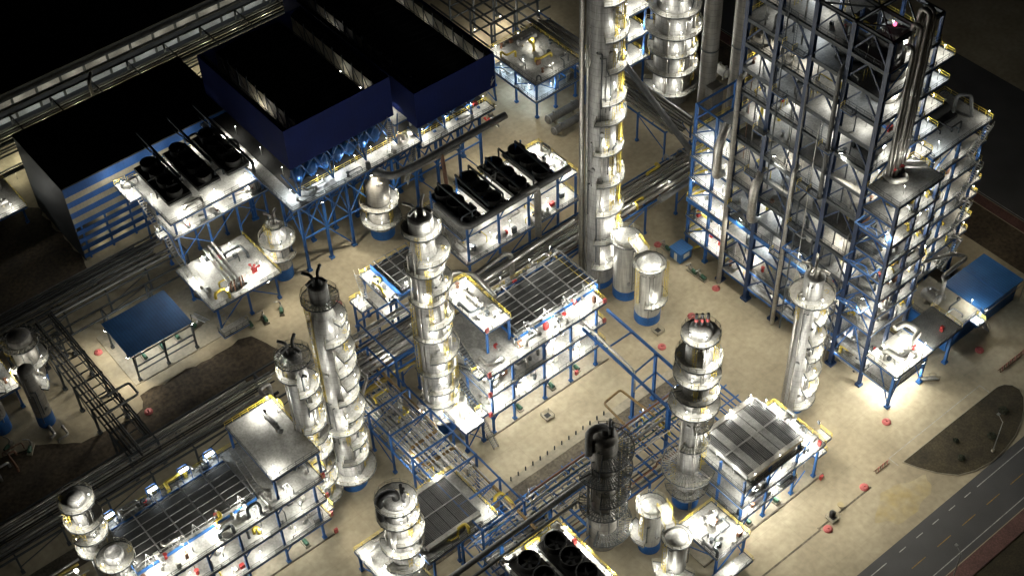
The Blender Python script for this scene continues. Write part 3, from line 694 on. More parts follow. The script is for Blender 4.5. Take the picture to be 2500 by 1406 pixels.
for (ux,uy,uz,L,r,ax,m,lb) in [(-17.5,-21.5,5.9,6,.9,'y','ceramic','tan horizontal vessel on the lowest white deck of the middle unit, left bay'),(-10.5,-21.5,5.9,6,.8,'y','shell','horizontal vessel on the lowest white deck of the middle unit, third bay'),
    (-4,-21.5,5.9,6,.8,'y','shell','horizontal vessel on the lowest white deck of the middle unit, right bay'),(-23.5,-21.5,11.4,6,1.1,'y','ceramic','fat tan vessel on the second white deck of the middle unit, left bay'),
    (-16.5,-21.5,11.4,6,1.1,'y','ceramic','fat tan vessel on the second white deck of the middle unit, second bay'),(-9.8,-21.5,11.4,6,.8,'y','shell','horizontal vessel on the second white deck of the middle unit, third bay'),
    (-93,-20,5.2,6,.9,'y','shell','horizontal vessel on the lowest deck of the bottom left unit, first bay'),(-87,-20,5.2,6,.9,'y','shell','horizontal vessel on the lowest deck of the bottom left unit, second bay'),
    (-81,-20,10.8,6,.9,'y','ceramic','tan vessel on the second deck of the bottom left unit'),(-67,-20,10.8,5,.8,'y','shell','horizontal vessel on the second deck under the grey platform'),
    (-20.5,-15,22.6,5,.55,'y','pipe','slim drum on the raised bright platform of the middle unit')]:
    hvessel(lb,ux,uy,uz,L,r,ax,m)

# ribbed roof unit, right of the three stub tower
RB = thing('process_unit','bright unit with ribbed silver roof at lower right, next to the slim tower','process unit',(0,-66,0))
cxs = [-8,-1.8,5.4,11.2]
columns(RB,[(x,y) for x in cxs for y in (-71.6,-66,-60.4)],0,9); columns(RB,[(x,y) for x in cxs[:3] for y in (-71.6,-66,-60.4)],9,15.6,base=False)
deck(RB,-8.6,12.4,-72.2,-59.6,9,'sewn',xs=cxs,ys=[-66]); deck(RB,-8.2,6,-72,-60,4.6,'sew',xs=cxs,ys=[-66])
deck(RB,-8.4,6.2,-72,-59.8,13.2,'sewn',xs=cxs,ys=[-66])
for k in range(3):
    lamp(RB,cxs[k]+3,-71,9,430); lamp(RB,cxs[k]+3,-71.2,4.6,330)
    braces(RB,[((cxs[k],-71.6,1),(cxs[k]+3,-71.6,4.2)),((cxs[k],-71.6,10),(cxs[k]+3,-71.6,12.8))])
for x,y,p in [(9,-70,700),(10.5,-66,700),(8,-62,600),(11,-61,500)]: lamp(RB,x,y,9,p)
for x in (-6,0,5): lamp(RB,x,-71.9,14.6,200); lamp(RB,x,-60.1,15.4,300)
for y in (-69,-65,-61.5): lamp(RB,-8.1,y,15.2,260)
for y in (-70,-66,-62.5): lamp(RB,6.4,y,15.2,260)
for x in (-5,2): lamp(RB,x,-70.5,4.2,400,post=False)
stair(RB,(12.9,-60,0),(12.9,-69,8.9)); deck(RB,12.4,14.4,-71.8,-69,8.8,'se'); deck(RB,12.4,15,-71,-67.6,3.6,'se'); lamp(RB,13.6,-69,3.6,420)
fin_roof('ribbed silver roof with two pale bands on the bright lower right unit',-7.2,5.6,-71.2,-60.8,16.4,(1,4,5),8)
hvessel('white drum on the deck behind the ribbed silver roof',6.8,-57.3,9.3,4,.6,'x','ceramic',name='drum')
for z in (5.9,11.4,16.8):
    clutter(CU,-25.5,0,-26,-22,z,16,2.6); gearbox(CU,-25.5,0,-25.8,-22,z,12)
clutter(CU,-23,-18.4,-21.5,-10,22.6,6); gearbox(CU,-23,-18.4,-21.5,-10,22.6,4)
for z in (5.2,10.8,16.4):
    clutter(BL,-95,-62.5,-24.8,-20,z,18,2.6); gearbox(BL,-95,-62.5,-24.8,-20,z,12)
clutter(BL,-96,-73,-11.2,-9.8,16.4,16,2.6); gearbox(BL,-96,-73,-11.2,-9.8,16.4,10); clutter(CU,-17,2,-12.3,-11.2,16.8,14,2.6); gearbox(CU,-17,2,-12.3,-11.2,16.8,8)
for z in (4.6,9,13.2): clutter(RB,-8,5.6,-71.6,-70,z,5); gearbox(RB,-8,12 if z==9 else 5.6,-71.6,-70,z,4)
clutter(RB,-8,6,-60.5,-59.9,13.2,9,2.4); clutter(RB,7,12,-71,-60.4,9,7); gearbox(RB,7,12,-71,-60.4,9,5)
P2 = thing('platform','white glaring platform on blue legs at lower right, in front of the ribbed roof unit','platform',(-13.5,-70,0))
columns(P2,[(-17,-75),(-10.4,-75),(-17,-67),(-10.4,-67)],0,6.2); deck(P2,-17.6,-9.8,-75.6,-66.4,6.3,'sewn'); deck(P2,-19.5,-11,-78,-75.7,2.6,'sew')
clutter(P2,-17,-10.4,-75,-67,6.3,9,2); gearbox(P2,-17,-10.4,-75,-67,6.3,8)
for x,y in [(-16,-74),(-11,-74),(-13,-70),(-16,-68)]: lamp(P2,x,y,6.3,520)
lamp(P2,-15,-77,2.6,260); braces(P2,[((-17,-75,1),(-10.4,-75,6)),((-10.4,-75,1),(-10.4,-67,6)),((-17,-75,6),(-17,-67,1))])
hvessel('small silver drum on the glaring white platform at lower right',-13,-69,6.3,3,.7,'x','shell',name='drum')
# bottom middle unit
BM = thing('process_unit','low unit with black ribbed roof behind the bottom edge tower','process unit',(-50,-40,0))
columns(BM,[(x,y) for x in (-54,-48,-42) for y in (-45.4,-34.8)],0,9.4); deck(BM,-55.6,-41,-46.6,-33.6,9.5,'sewn'); deck(BM,-62.6,-55.7,-47,-34,5.6,'sewn')
for x,y,p in [(-54.8,-40,260),(-44.5,-34.2,520),(-41.8,-45,200),(-50,-34.3,200)]: lamp(BM,x,y,9.5,p)
for y in (-36,-41,-45.5): lamp(BM,-61.5,y,5.6,240)
columns(BM,[(-62,-46),(-62,-34.6),(-57,-34.6)],0,5.5); braces(BM,[((-62,-46,.8),(-62,-40,5)),((-62,-34.6,.8),(-62,-40,5))]); stair(BM,(-63.2,-36,0),(-63.2,-43,5.6))
fin_roof('black ribbed roof of the low unit behind the bottom edge tower',-54.6,-43.5,-44.3,-35.2,11,(),6)
# bottom fans
BF = thing('fan_structure','bright platform carrying black fans at the bottom edge, right of centre','platform',(-41,-62,0))
columns(BF,[(x,y) for x in (-46,-40.5,-35) for y in (-55,-63,-71)],0,10); deck(BF,-47,-34.2,-73,-54,10,'sewn',xs=[-40.5],ys=[-63])
deck(BF,-47,-33.6,-54,-48.6,6,'we')
clutter(BM,-55,-42,-46,-45,9.5,5); clutter(BM,-62,-56.4,-46.4,-34.6,5.6,7); gearbox(BM,-62,-56.4,-46.4,-34.6,5.6,5); clutter(BF,-46.4,-34,-56.2,-54.6,10,6); clutter(BF,-46,-34.4,-53,-49,6,12,2.4); gearbox(BF,-46.4,-34.2,-72,-55,10,9)
fg = 'black fan rows at the bottom edge'
fan_bay('black fan row at the bottom edge, left one of two',-43.9,-72,-56.3,10.5,4,4.8,fg); fan_bay('black fan row at the bottom edge, right one of two',-38.2,-72,-56.3,10.5,4,4.8,fg)
for x,y,p in [(-34.6,-57,420),(-34.6,-62,520),(-41.4,-56,420),(-46,-55,420),(-34.6,-68,420),(-46.4,-62,200)]: lamp(BF,x,y,10,p)
# white platform beside the fractionation tower
P3 = thing('platform','small glaring white platform on blue legs between the crowned tower and the middle unit','platform',(-30,-24,0))
columns(P3,[(-32.4,-26.6),(-28.6,-26.6),(-32.4,-21),(-28.6,-21)],0,6); deck(P3,-33,-28.5,-27.2,-20.4,6.1,'swn')
for x,y in [(-32,-26),(-30,-22),(-29.4,-26)]: lamp(P3,x,y,6.1,430)
braces(P3,[((-32.4,-26.6,.6),(-28.6,-26.6,5.8)),((-28.6,-26.6,.6),(-32.4,-26.6,5.8))]); 
tower('reboiler','short white reboiler drum standing on the small glaring platform','vessel',-30.4,-23.3,[(.8,0),(.8,10.5)],0,[],None,[],[],'ceramic',lampp=0)
stair(P3,(-28,-29.5,0),(-28,-24.5,6))

# platform with stair in front of the header pipe, beyond the crowned tower
P4 = thing('process_unit','bright platform block with blue edge and stair, beyond the crowned tower','process unit',(-20,12,0))
columns(P4,[(x,y) for x in (-26.5,-20,-15) for y in (4,13)],0,11.4); deck(P4,-27,-14.4,3.2,13.6,11.5,'wn'); deck(P4,-27,-23,3.2,13.6,5.6,'ws')
columns(P4,[(-30,9),(-30,12)],0,7.4); deck(P4,-30.6,-28,8.4,12.6,7.5,'wsn'); stair(P4,(-28,10.5,7.5),(-27,14.5,11.5)); 
clutter(P4,-26.6,-24.6,3.6,13,11.5,5,1.4); gearbox(P4,-26.6,-24.6,3.6,13,11.5,5)
for x,y,p in [(-26,5,380),(-26,9,420),(-26,12.6,380),(-22,4.4,280)]: lamp(P4,x,y,11.5,p)
lamp(P4,-29.4,11,7.5,260); lamp(P4,-25.5,6,5.6,300)
MB().box(-24.4,3.4,11.5,-24.2,13.4,12.9).build('parapet','blue',P4)
mesh_roof('small dark panelled cooler on the bright platform block, half behind the crowned tower',-24,-15.6,3.6,13.2,13.6,3,5)

# ------------------------------------------------------------------ fan structures
FU = thing('fan_structure','tall blue legged structure carrying four black fan rows, left of the tallest tower','fan structure',(4,9,0))
fx = [-8,-.3,7.4,15]
columns(FU,[(x,y) for x in fx for y in (3,14.5)],0,20); columns(FU,[(19.8,3),(19.8,14.5)],0,16.8)
deck(FU,-9,20.6,3.4,15.6,17,'wen',xs=fx); deck(FU,-9,20.6,2.2,14.5,10.8,'swe',xs=fx)
for x in fx: beams(FU,[((x,3,19.8),(x,14.5,19.8))])
braces(FU,[((x,14.5,17),(x,14.5,21.5)) for x in fx],.3); braces(FU,[((fx[k],3,4),(fx[k+1],3,10)) for k in range(3)]+[((fx[k],3,17),(fx[k]+2,3,19.6)) for k in range(4)])
bl_ = [('first black fan row from the left on the blue legged structure by the tallest tower',-5.6),('second black fan row from the left on the blue legged structure by the tallest tower',.6),('third black fan row from the left on the blue legged structure by the tallest tower',7),('fourth and rightmost black fan row on the blue legged structure by the tallest tower',13)]
for lb,x in bl_: fan_bay(lb,x,3.9,15.2,18.8,3,4.3,'black fan rows by the tallest tower')
for x in (-2.5,3.8,10.2): lamp(FU,x,12.8,17,330); lamp(FU,x,8.5,17,200); lamp(FU,x,4.8,17,200)
for y,p in ((13.5,420),(9,520),(5,420)): lamp(FU,18.4,y,17,p)
for x in (-6,-1,4,9,14,18.5): lamp(FU,x,5,10.8,210); lamp(FU,x,10,10.8,120)
t = thing('header_pipe','thick grey header pipe along the front of the four black fan rows','pipe',(4,2.6,20.6))
MB().path([(-8.4,12,20),(-8.4,2.4,20.6),(17.6,2.4,20.6)],.75,14).build('pipe_run','pipedark',t); MB().path([(5,2.6,20.8),(8.9,2.2,20.8),(8.9,2.0,19.5),(8.9,2.0,5)],.7,14).build('downcomer','pipe',t)
for x in (-5.5,.5,7,13): MB().path([(x,2.6,20.8),(x,2.9,21.3),(x,4.2,19.6)],.3,8).build('branch_pipe','pipedark',t)
for x in fx[1:]: 
    t = thing('pipe_boom',['dark lifting boom over the fan rows, leftmost of three','dark lifting boom over the fan rows, middle of three','dark lifting boom over the fan rows, rightmost of three'][fx.index(x)-1],'boom',(x-1.2,14,21.5),'dark booms between the fan rows'); MB().bar((x-1.4,14.6,22),(x-1.4,4,21.2),.35,.5).build('beam','edge',t); MB().bar((x-1.4,14.4,17),(x-1.4,14.4,22),.3).build('post','blue',t)

LF = thing('fan_structure','left structure with three black fan rows, bright decks and a long stair','fan structure',(-39,52,0))
lx = [-49.2,-42.4,-35.6,-29]
columns(LF,[(x,y) for x in lx for y in (44.4,52,60)],0,18)
deck(LF,-50.2,-28,43.8,61,18,'swen',xs=lx,ys=[52]); deck(LF,-50.2,-28,43.6,56,14.3,'sw',xs=lx); deck(LF,-53,-50.3,55,61.5,18,'nw')
lg = 'black fan rows on the left structure'
for k,x in enumerate((-45.6,-38.9,-32)): fan_bay(['leftmost black fan row on the left structure with the long stair','middle black fan row on the left structure with the long stair','rightmost black fan row on the left structure, nearest the navy box house'][k],x,47.4,61,19.2,4,5.2,lg)
for x in (-46.5,-39.2,-32): lamp(LF,x,44.8,18,560); lamp(LF,x,44.9,14.3,420); lamp(LF,x-1,50,17.4,120,post=False)
for x,y,p in [(-52,59.5,420),(-51.5,56,240),(-49.4,52,240),(-42.3,60,150),(-35.5,60,150),(-29,58,330),(-29,52,330),(-29,47,420)]: lamp(LF,x,y,18,p)
for x,p in ((-47.5,110),(-40.5,110),(-34,90),(-52.4,150)): light(LF,x,61.6,19.2,p*3,NEUT)
braces(LF,[((lx[k],44.4,8),(lx[k+1],44.4,13.8)) for k in range(3)]+[((lx[k+1],44.4,8),(lx[k],44.4,13.8)) for k in (0,2)]+[((-49.2,44.4,6),(-49.2,52,13.8)),((-49.2,60,6),(-49.2,52,13.8))])
for k,x in enumerate((-43.4,-36.2,-30)):
    t = thing('pipe_boom',['dark raking boom above the left fan structure, leftmost','dark raking boom above the left fan structure, middle','dark raking boom above the left fan structure, longest and rightmost'][k],'boom',(x,61,18),'dark booms above the left fan structure')
    MB().bar((x,67,23),(x,50 if k<2 else 44,22),.45,.5).build('beam','edge',t); MB().bar((x,61,18),(x,61,22.6),.35).build('post','blue',t); MB().bar((x,66,20.5),(x,56,22),.25).build('strut','edge',t)
    if k==2: MB().bar((x,44.6,14.3),(x,44.6,22.3),.5).build('front_post','edge',t)
stair(LF,(-51,48,13.4),(-51,55,18)); stair(LF,(-51,38.6,8),(-51,46.6,13.4)); deck(LF,-52.2,-50.3,46.4,48.2,13.4,'sw'); lamp(LF,-51.8,47.2,13.4,240)
LP = thing('platform','lower bright platform below the left fan structure, with a pipe skid on it','platform',(-44,34,0))
columns(LP,[(x,y) for x in (-51,-44,-37.4) for y in (29,40)],0,7.8); deck(LP,-52.4,-36.6,27.4,42,8,'swe',xs=[-44])
stair(LP,(-50,27.6,2.6),(-50,38.4,8)); stair(LF,(-53.4,37,0),(-53.4,29.4,4.2)); deck(LP,-52.6,-46.8,24.8,27.3,2.6,'sw')
clutter(LP,-51,-37.4,28.4,41,8,8); gearbox(LP,-51,-37.4,28.4,41,8,5); clutter(LF,-49,-29,44.4,46.6,18,7); clutter(LF,-49,-29,44.4,50,14.3,8); gearbox(LF,-49,-29,44.4,47,14.3,5)
for x,y,p in [(-51.5,36,330),(-48,29,330),(-43,29.5,330),(-39,31,330),(-41,39.5,330),(-47,40,420)]: lamp(LP,x,y,8,p)
braces(LP,[((-51,29,1),(-44,29,7)),((-37.4,29,1),(-44,29,7)),((-51,29,7.4),(-51,40,1))])
t = thing('pipe_skid','tilted silver pipe skid with valves on the lower left platform','skid',(-45,34.5,8))
for k in range(3): MB().tube((-46.6+.9*k,29.6,9.2+.2*k),(-45.6+.9*k,41.2,10.2+.3*k),.38,10).build('header_pipe','pipe',t)
MB().box(-47.2,29.4,8,-43.4,30,8.8).box(-46.4,40,8,-42.6,40.6,9.4).build('support','edge',t)
for k in range(6): MB().path([(-47.6+.7*k,29.2+.3*(k%2),8.05),(-47.6+.7*k,29.2+.3*(k%2),10),(-46.8+.6*k,30.2,10)],.16,6).build('valve_pipe','brown' if k%3 else 'frame',t)
def valve_cluster(label,x,y,z,group='red valve clusters'):
    t = thing('valve_cluster',label,'valves',(x,y,z),group)
    for k in range(4):
        a = k*1.57+.4; MB().path([(x+.3*k,y,z),(x+.3*k,y,z+1.4),(x+.3*k+.8*cos(a),y+.8*sin(a),z+1.4+.3*(k%2))],.14,6).build('pipe_run','red',t)
        mb = MB(); mb.lathe(x+.3*k+.8*cos(a),y+.8*sin(a),[(.32,z+1.6+.3*(k%2)),(.32,z+1.75+.3*(k%2))],10); mb.build('handwheel','red',t)
clutter(FU,-8,20,3.6,15,10.8,16,3); clutter(FU,15.6,20,4,15,17,6); gearbox(FU,15.6,20,4,15,17,6); gearbox(FU,-8,19,3.2,5,10.8,12)
clutter(FU,-8.6,15,3.5,15.4,19.9,9,2.6,('pipedark','edge')); clutter(LF,-49,-29,47.6,60.6,20,12,2.2,('dark','pipedark','edge')); clutter(LF,-52,-47,52,60,18,4)
for x in fx[:3]: MB().bar((x+1.9,14.5,22.6),(x+1.9,3.6,22.6),.3,.4).bar((x+1.9,3.6,22.6),(x+1.9,3.6,19.9),.24).bar((x+1.9,14.5,22.6),(x+1.9,14.5,19.9),.24).build('runway_beam','edge',FU)
valve_cluster('red valve cluster on the upper deck of the left fan structure, by the longest boom',-30.8,46,14.3); valve_cluster('red valve cluster on the lower left platform, beside the pipe skid',-41,31,8)

# ------------------------------------------------------------------ air cooled condenser with navy cladding
AC = thing('condenser_house','large navy clad condenser house on tall braced blue legs','condenser house',(-2,48,0))
ax_ = [-28.4,-22.8,-17.1,-11.4,-5.7,0,5.7,11.6,17.4]
columns(AC,[(x,y) for x in ax_ for y in (31.4,38.2)],0,18.6,.5); columns(AC,[(x,y) for x in ax_[::2] for y in (52,66)],0,18.6,.5)
deck(AC,-30.6,1,29.6,33.6,19.4,'sw',xs=ax_); deck(AC,1,20,29,32.2,18.2,'se',xs=ax_); deck(AC,-30.6,-27.6,33.65,70,19.4,'w'); deck(AC,-27.5,1,33.7,66,19.3,'',m='fan',xs=ax_,ys=[38]); deck(AC,1.1,20,32.3,70,18.1,'',m='fan',xs=ax_,ys=[38])
MB().rail([(-27,33.5),(.8,33.5)],19.4).build('inner_handrail','rail',AC); MB().rail([(2,32.1),(19.8,32.1)],18.2).build('inner_handrail','rail',AC)
sg = []
for k in range(8):
    a,b = ax_[k],ax_[k+1]
    MB().bar((a,31.4,18),(b,31.4,9.2),.26).bar((b,31.4,18),(a,31.4,9.2),.26).build('brace','blue',AC); MB().bar((a,38.2,18),(b,38.2,9.2),.26).bar((b,38.2,18),(a,38.2,9.2),.26).build('brace','blue',AC)
    if k%2: MB().bar((a,31.4,9),(b,31.4,.6),.24).build('brace','blue',AC)
    beams(AC,[((a,31.4,9),(b,31.4,9)),((a,38.2,9),(b,38.2,9))],.24,.34)
for x in ax_: MB().bar((x,31.4,18),(x,38.2,9.2),.24).bar((x,38.2,18),(x,31.4,9.2),.24).build('brace','blue',AC)
def clad(x0,x1,y0,y1,z0,z1,slots):
    MB().box(x0,y0,z0,x1,y0+.15,z1).box(x0,y0+.15,z0,x0+.15,y1,z1).box(x1-.15,y0+.15,z0,x1,y1,z1).box(x0+.15,y1-.15,z0,x1-.15,y1,z1).build('cladding','bluedark',AC)
    # roof of fin bundles in tent rows, leaving open slots with lit gangways between them
    edges = [x0+.2]+[e for s in slots for e in s]+[x1-.2]
    for a,b in zip(edges[::2],edges[1::2]):
        if b-a<.5: continue
        mid=(a+b)/2; mb = MB()
        mb.add([(a,y0+.2,z1-1.2),(mid,y0+.2,z1-.3),(mid,y1-.2,z1-.3),(a,y1-.2,z1-1.2)],[(0,1,2,3)]); mb.add([(mid,y0+.2,z1-.3),(b,y0+.2,z1-1.2),(b,y1-.2,z1-1.2),(mid,y1-.2,z1-.3)],[(0,1,2,3)])
        for yy in [y0+1+2.2*k for k in range(int((y1-y0)/2.2))]: mb.bar((a,yy,z1-1.15),(mid,yy,z1-.25),.08); mb.bar((mid,yy,z1-.25),(b,yy,z1-1.15),.08)
        mb.build('fin_roof','roof',AC)
    for a,b in slots:
        MB().box(a,y0+.3,z1-6.2,b,y1-.3,z1-6.1).build('gangway','deck',AC); MB().box(b-.02,y0+.3,z1-6,b+.1,y1-.3,z1-1.2).build('slot_wall','wall',AC)
        mb = MB()
        for yy in [y0+2+3.5*k for k in range(int((y1-y0-2)/3.5))]:
            mb.bar((b-.1,yy,z1-6),(b-.1,yy,z1-.2),.16); mb.bar((b-.1,yy,z1-6),(b-.1,yy+3.5,z1-1),.1)
        mb.bar((a,y0+.4,z1-2.5),(a,y1-.4,z1-2.5),.12); mb.bar((a,y0+.4,z1-.9),(a,y1-.4,z1-.9),.12); mb.build('slot_frame','edge',AC)
clad(-27.2,-2,34.2,66,25.2,35,[(-25.5,-23.2),(-7.5,-4.8)])
clad(1.4,22,31.2,80,21.6,30.6,[(3.2,5),(18.6,21)])
def slotlamp(x,y,z,p,c=NEUT):
    MB().lathe(x,y,[(.1,z-.2),(.24,z-.1),(.24,z+.1),(.1,z+.2)],8).build('slot_lamp','lamp',AC); light(AC,x-.3,y,z+.6,p,c)
slotlamp(-24.2,49,29.6,150,WARM); slotlamp(-24.4,47.4,29.2,60,WARM); slotlamp(-6.2,46,31.5,16); slotlamp(-6.2,39,31.5,22); slotlamp(4,66,25.4,60)
for y,p in ((37,45),(45,50),(54,50),(64,20)): slotlamp(19.8,y,25.2,p)
# lattice under the boxes, lit from the walkway
for k,x in enumerate([-27,-19,-11,-3.2]):
    MB().bar((x,34.2,25),(x,32.2,19.6),.3).bar((x-2.2,34.4,25),(x,32.2,19.6),.2).bar((x+2.2,34.4,25),(x,32.2,19.6),.2).build('raking_strut','blue',AC)
for x in (1.8,8,15,21.6): MB().bar((x,31.4,21.6),(x,30.6,18.3),.3).bar((x-1.6,33,21.6),(x,30.8,18.3),.18).bar((x+1.6,33,21.6),(x,30.8,18.3),.18).build('raking_strut','blue',AC)
for k in range(10):
    x = -24.6+3.1*k if k < 7 else 4+5*(k-7)
    MB().bar((x,34.4 if k<7 else 31.4,25 if k<7 else 21.5),(x+2.6,35.6 if k<7 else 33,19.6 if k<7 else 18.3),.2).bar((x+2.6,34.4 if k<7 else 31.4,25 if k<7 else 21.5),(x,35.6 if k<7 else 33,19.6 if k<7 else 18.3),.2).build('lattice','blue',AC)
    if k > 6: continue
    MB().lathe(x,36.6,[(1.2,20),(1.5,20.8),(1.3,22),(.4,22.6)],14).build('fan_casing','blue',AC); MB().bar((x-1.7,35.5,25),(x+1.7,37,20.5),.16).bar((x+1.7,35.5,25),(x-1.7,37,20.5),.16).build('lattice','blue',AC)
for x,p in ((-28.4,260),(-22,190),(-18,240),(-13,150),(-9,150),(-5,220),(-2.2,330)): lamp(AC,x,33.2,19.4,p,COOL if x<-15 else NEUT)
for x in (-25,-20,-14.5,-9,-4): light(AC,x,35,21,90,COOL)
lamp(AC,-.3,31.6,19.4,200)
for x,p in ((3,230),(9,150),(15.6,200),(19,60)): lamp(AC,x,31.8,18.2,p)
for x in (4,12,18): light(AC,x,33.5,19.6,70,COOL)
for x,y,p in [(-26,40,110),(-26,48,90),(-26.4,57,60),(-.6,38,150)]: lamp(AC,x,y,19.4,p)
stair(AC,(-6,31,19.4),(-3.4,33.6,25)); stair(AC,(20.4,33,18.2),(21.6,31,24)); stair(AC,(-4.5,28.4,12),(-1,29.2,19.2)); stair(AC,(21,30,12),(18,28.5,18))
deck(AC,-1.9,1.3,34.5,66,22.4,'')
lamp(AC,-.2,38,22.4,110)
clutter(AC,-28,-1,30.2,33.4,19.4,10,1.6); gearbox(AC,-29,18,30.2,33,19.4,5); clutter(AC,-26,-3,35,50,19.6,14,3.5,('blue','edge','pipedark')); clutter(AC,2,19,32,46,18.3,10,2.6,('blue','edge','pipe'))
for k in range(3):
    x = -2.4+1.1*k; MB().path([(x,32.6,19.4),(x,32.6,21.2),(x+.5,31.8,21.2),(x+.5,31.8,20.4)],.35,8).build('hooded_vent','ceramic',AC)
t = thing('header_pipe','long dull header pipe beside the condenser house walkway, elbowing down into the fat vessel','pipe',(-10,27,19))
MB().path([(-10.3,30.4,14),(-10.4,30.2,18.4),(-10.2,25.6,19),(-6.5,25.2,18.8),(20,25.6,18.4)],.82,14,2.8).build('pipe_run','pipedark',t)
MB().tube((-5,25.8,17),(8,26.4,16),.3,10).build('small_line','pipe',t)
t = thing('red_line','faded red pipe running down beside the braced legs','pipe',(0,26,12)); MB().path([(4,27,16.5),(-2,17,14),(-4,13,14)],.42,10).build('pipe_run','brown',t)
valve_cluster('red valve cluster on the far right end of the condenser walkway',23.6,37,6)

# ------------------------------------------------------------------ striped building, far hall
SB = thing('striped_building','dark roofed building with blue and beige striped front and lit openings below','building',(-42,75,0))
X0,X1,Y0,Y1,Z = -62.4,-23,64.8,86.8,20.2
MB().box(X0-.2,Y0-.2,Z,X1+.2,Y1+.2,Z+.3).build('roof','roof',SB)
z = Z-2.4; MB().box(X0,Y0,z,X1,Y0+.2,Z).build('front_panel','stripe',SB)
for k in range(6):
    h = 1.45 if k < 5 else 1.2; m = ('wall','stripe')[k%2]; MB().box(X0,Y0,z-h,X1,Y0+.2,z).build('front_panel',m,SB); z -= h
zs = z
for k in range(4):
    z -= 1.05; MB().box(X0,Y0,z-1.1,X1,Y0+.2,z).build('front_panel','stripe',SB); z -= 1.1
MB().box(X0,Y0+.2,0,X0+.2,Y1,Z).box(X1-.2,Y0+.2,0,X1,Y1,Z).box(X0+.2,Y1-.2,0,X1-.2,Y1,Z).build('side_wall','edge',SB)
for x in [X0+1.2+5.4*k for k in range(8)]: MB().box(x,Y0+.25,0,x+.4,Y0+.6,zs).build('column','blue',SB)
for zz in (2.2,4.6,7): MB().box(X0+.3,Y0+1.5,zz,X1-.3,Y0+5,zz+.15).build('floor','wall',SB)
for x,p in ((-58,200),(-53,240),(-48,150),(-43,200),(-36,120)): 
    for zz in (1.6,4,6.4,8.6): light(SB,x+zz*.3,Y0+2.6,zz,p*.3,(1,.95,.8))
HA = thing('long_hall','long dark hall at top left with two rows of lit slot openings','building',(-10,118,0))
hy = 114.6
MB().box(-110,hy-1,10.6,60,hy+40,11).build('roof','roof',HA)
for z0,z1 in ((0,2.4),(4.2,6.4),(8.0,10.6)): MB().box(-110,hy,z0,60,hy+.2,z1).build('front_panel','hall',HA)
for x in [-108+6.1*k for k in range(28)]: MB().box(x,hy+.05,0,x+.55,hy+.5,10.5).build('column','edge',HA)
MB().box(-110,hy+5,0,60,hy+5.2,10.4).build('inner_wall','wall',HA); MB().box(-110,hy+.3,2.2,60,hy+5,2.3).box(-110,hy+.3,6.2,60,hy+5,6.3).build('inner_floor','deck',HA)
for k in range(12): light(HA,-66+7.4*k,hy+2.2,9.3,230,(1,.96,.84)); light(HA,-63+7.4*k,hy+2.2,5.4,200,(.9,.97,1))

# ------------------------------------------------------------------ pipe racks
def rack(label, axis, a0, a1, b0, b1, z, bay, w=.34, m='blue', zt=None, group=None, nx=0):
    t = thing('pipe_rack', label, 'pipe rack', ((a0+a1)/2,(b0+b1)/2,0) if axis=='x' else ((b0+b1)/2,(a0+a1)/2,0), group)
    P = (lambda a,b,c: (a,b,c)) if axis=='x' else (lambda a,b,c: (b,a,c))
    n = max(1, round((a1-a0)/bay)); zt = zt or z
    for i in range(n+1):
        a = a0+(a1-a0)*i/n
        for b in (b0,b1):
            x,y,_ = P(a,b,0); columns(t,[(x,y)],0,zt,w,m)
        for zz in {z,zt}: MB().hbeam(P(a,b0,zz-.2),P(a,b1,zz-.2),.24,.36).build('cross_beam',m,t)
        if i < n:
            for b in (b0,b1): MB().bar(P(a,b,z*.35),P(a+(a1-a0)/n,b,z-.6),.16).build('brace',m,t) if i%2==0 else None
            for k in range(nx):
                aa = a+(a1-a0)/n*(k+1)/(nx+1); MB().bar(P(aa,b0,z-.2),P(aa,b1,z-.2),.18,.24).build('cross_beam',m,t)
    for b in (b0,b1):
        for zz in {z,zt}: MB().hbeam(P(a0,b,zz-.25),P(a1,b,zz-.25),.24,.4).build('side_beam',m,t)
    return t
def pipes(axis, a0, a1, b0, b1, z, n, rmin, rmax, ms, label, group, gap=.08, jit=3, loops=0):
    P = (lambda a,b,c: (a,b,c)) if axis=='x' else (lambda a,b,c: (b,a,c))
    b = b0
    for i in range(n):
        r = random.uniform(rmin,rmax)*(1 if random.random()<.8 else 1.5); b += r
        if b+r > b1: break
        s = a0+random.uniform(0,jit); e = a1-random.uniform(0,jit)
        pts = [P(s,b,z+r),P(e,b,z+r)]
        if loops and i%3==0:
            q = random.uniform(s+(e-s)*.3,e-(e-s)*.3); pts = [P(s,b,z+r),P(q,b,z+r),P(q,b,z+r+1.3),P(q+2.2,b,z+r+1.3),P(q+2.2,b,z+r),P(e,b,z+r)]
        o = MB().path(pts,r,8).build('rack_pipe',random.choice(ms),None,at=P(s,b,z)); tag(o,label,'pipe',group); b += r+random.uniform(gap,gap*4)
# R1: between the twin towers and the middle unit, running towards the camera
R1 = rack('blue pipe rack running towards the camera between the twin towers and the middle unit','y',-48,-2,-45.4,-36.4,6.6,6.6,nx=2,zt=11)
pipes('y',-48,-2,-45,-36.8,6.7,30,.1,.17,['pipe','pipe','pipedark','shell','shell','frame'],'parallel silver pipe on the rack between the twin towers and the middle unit','pipes on the central rack',jit=8)
pipes('y',-34,-6,-44.6,-38,4.2,14,.1,.22,['pipe','pipedark'],'lower tier pipe of the rack between the twin towers and the middle unit','lower pipes on the central rack',jit=6)
o = MB().path([(-36.6,3,8.2),(-36.9,-24.4,8.2),(-43.6,-24.6,8.2),(-43.6,-29.4,8.2),(-37,-29.4,8.2),(-37.4,-62,8.2)],.3,10,.8).build('loop_pipe','rust',None,at=(-37,-24,8)); tag(o,'long ochre brown pipe with a rectangular expansion loop over the central rack','pipe')
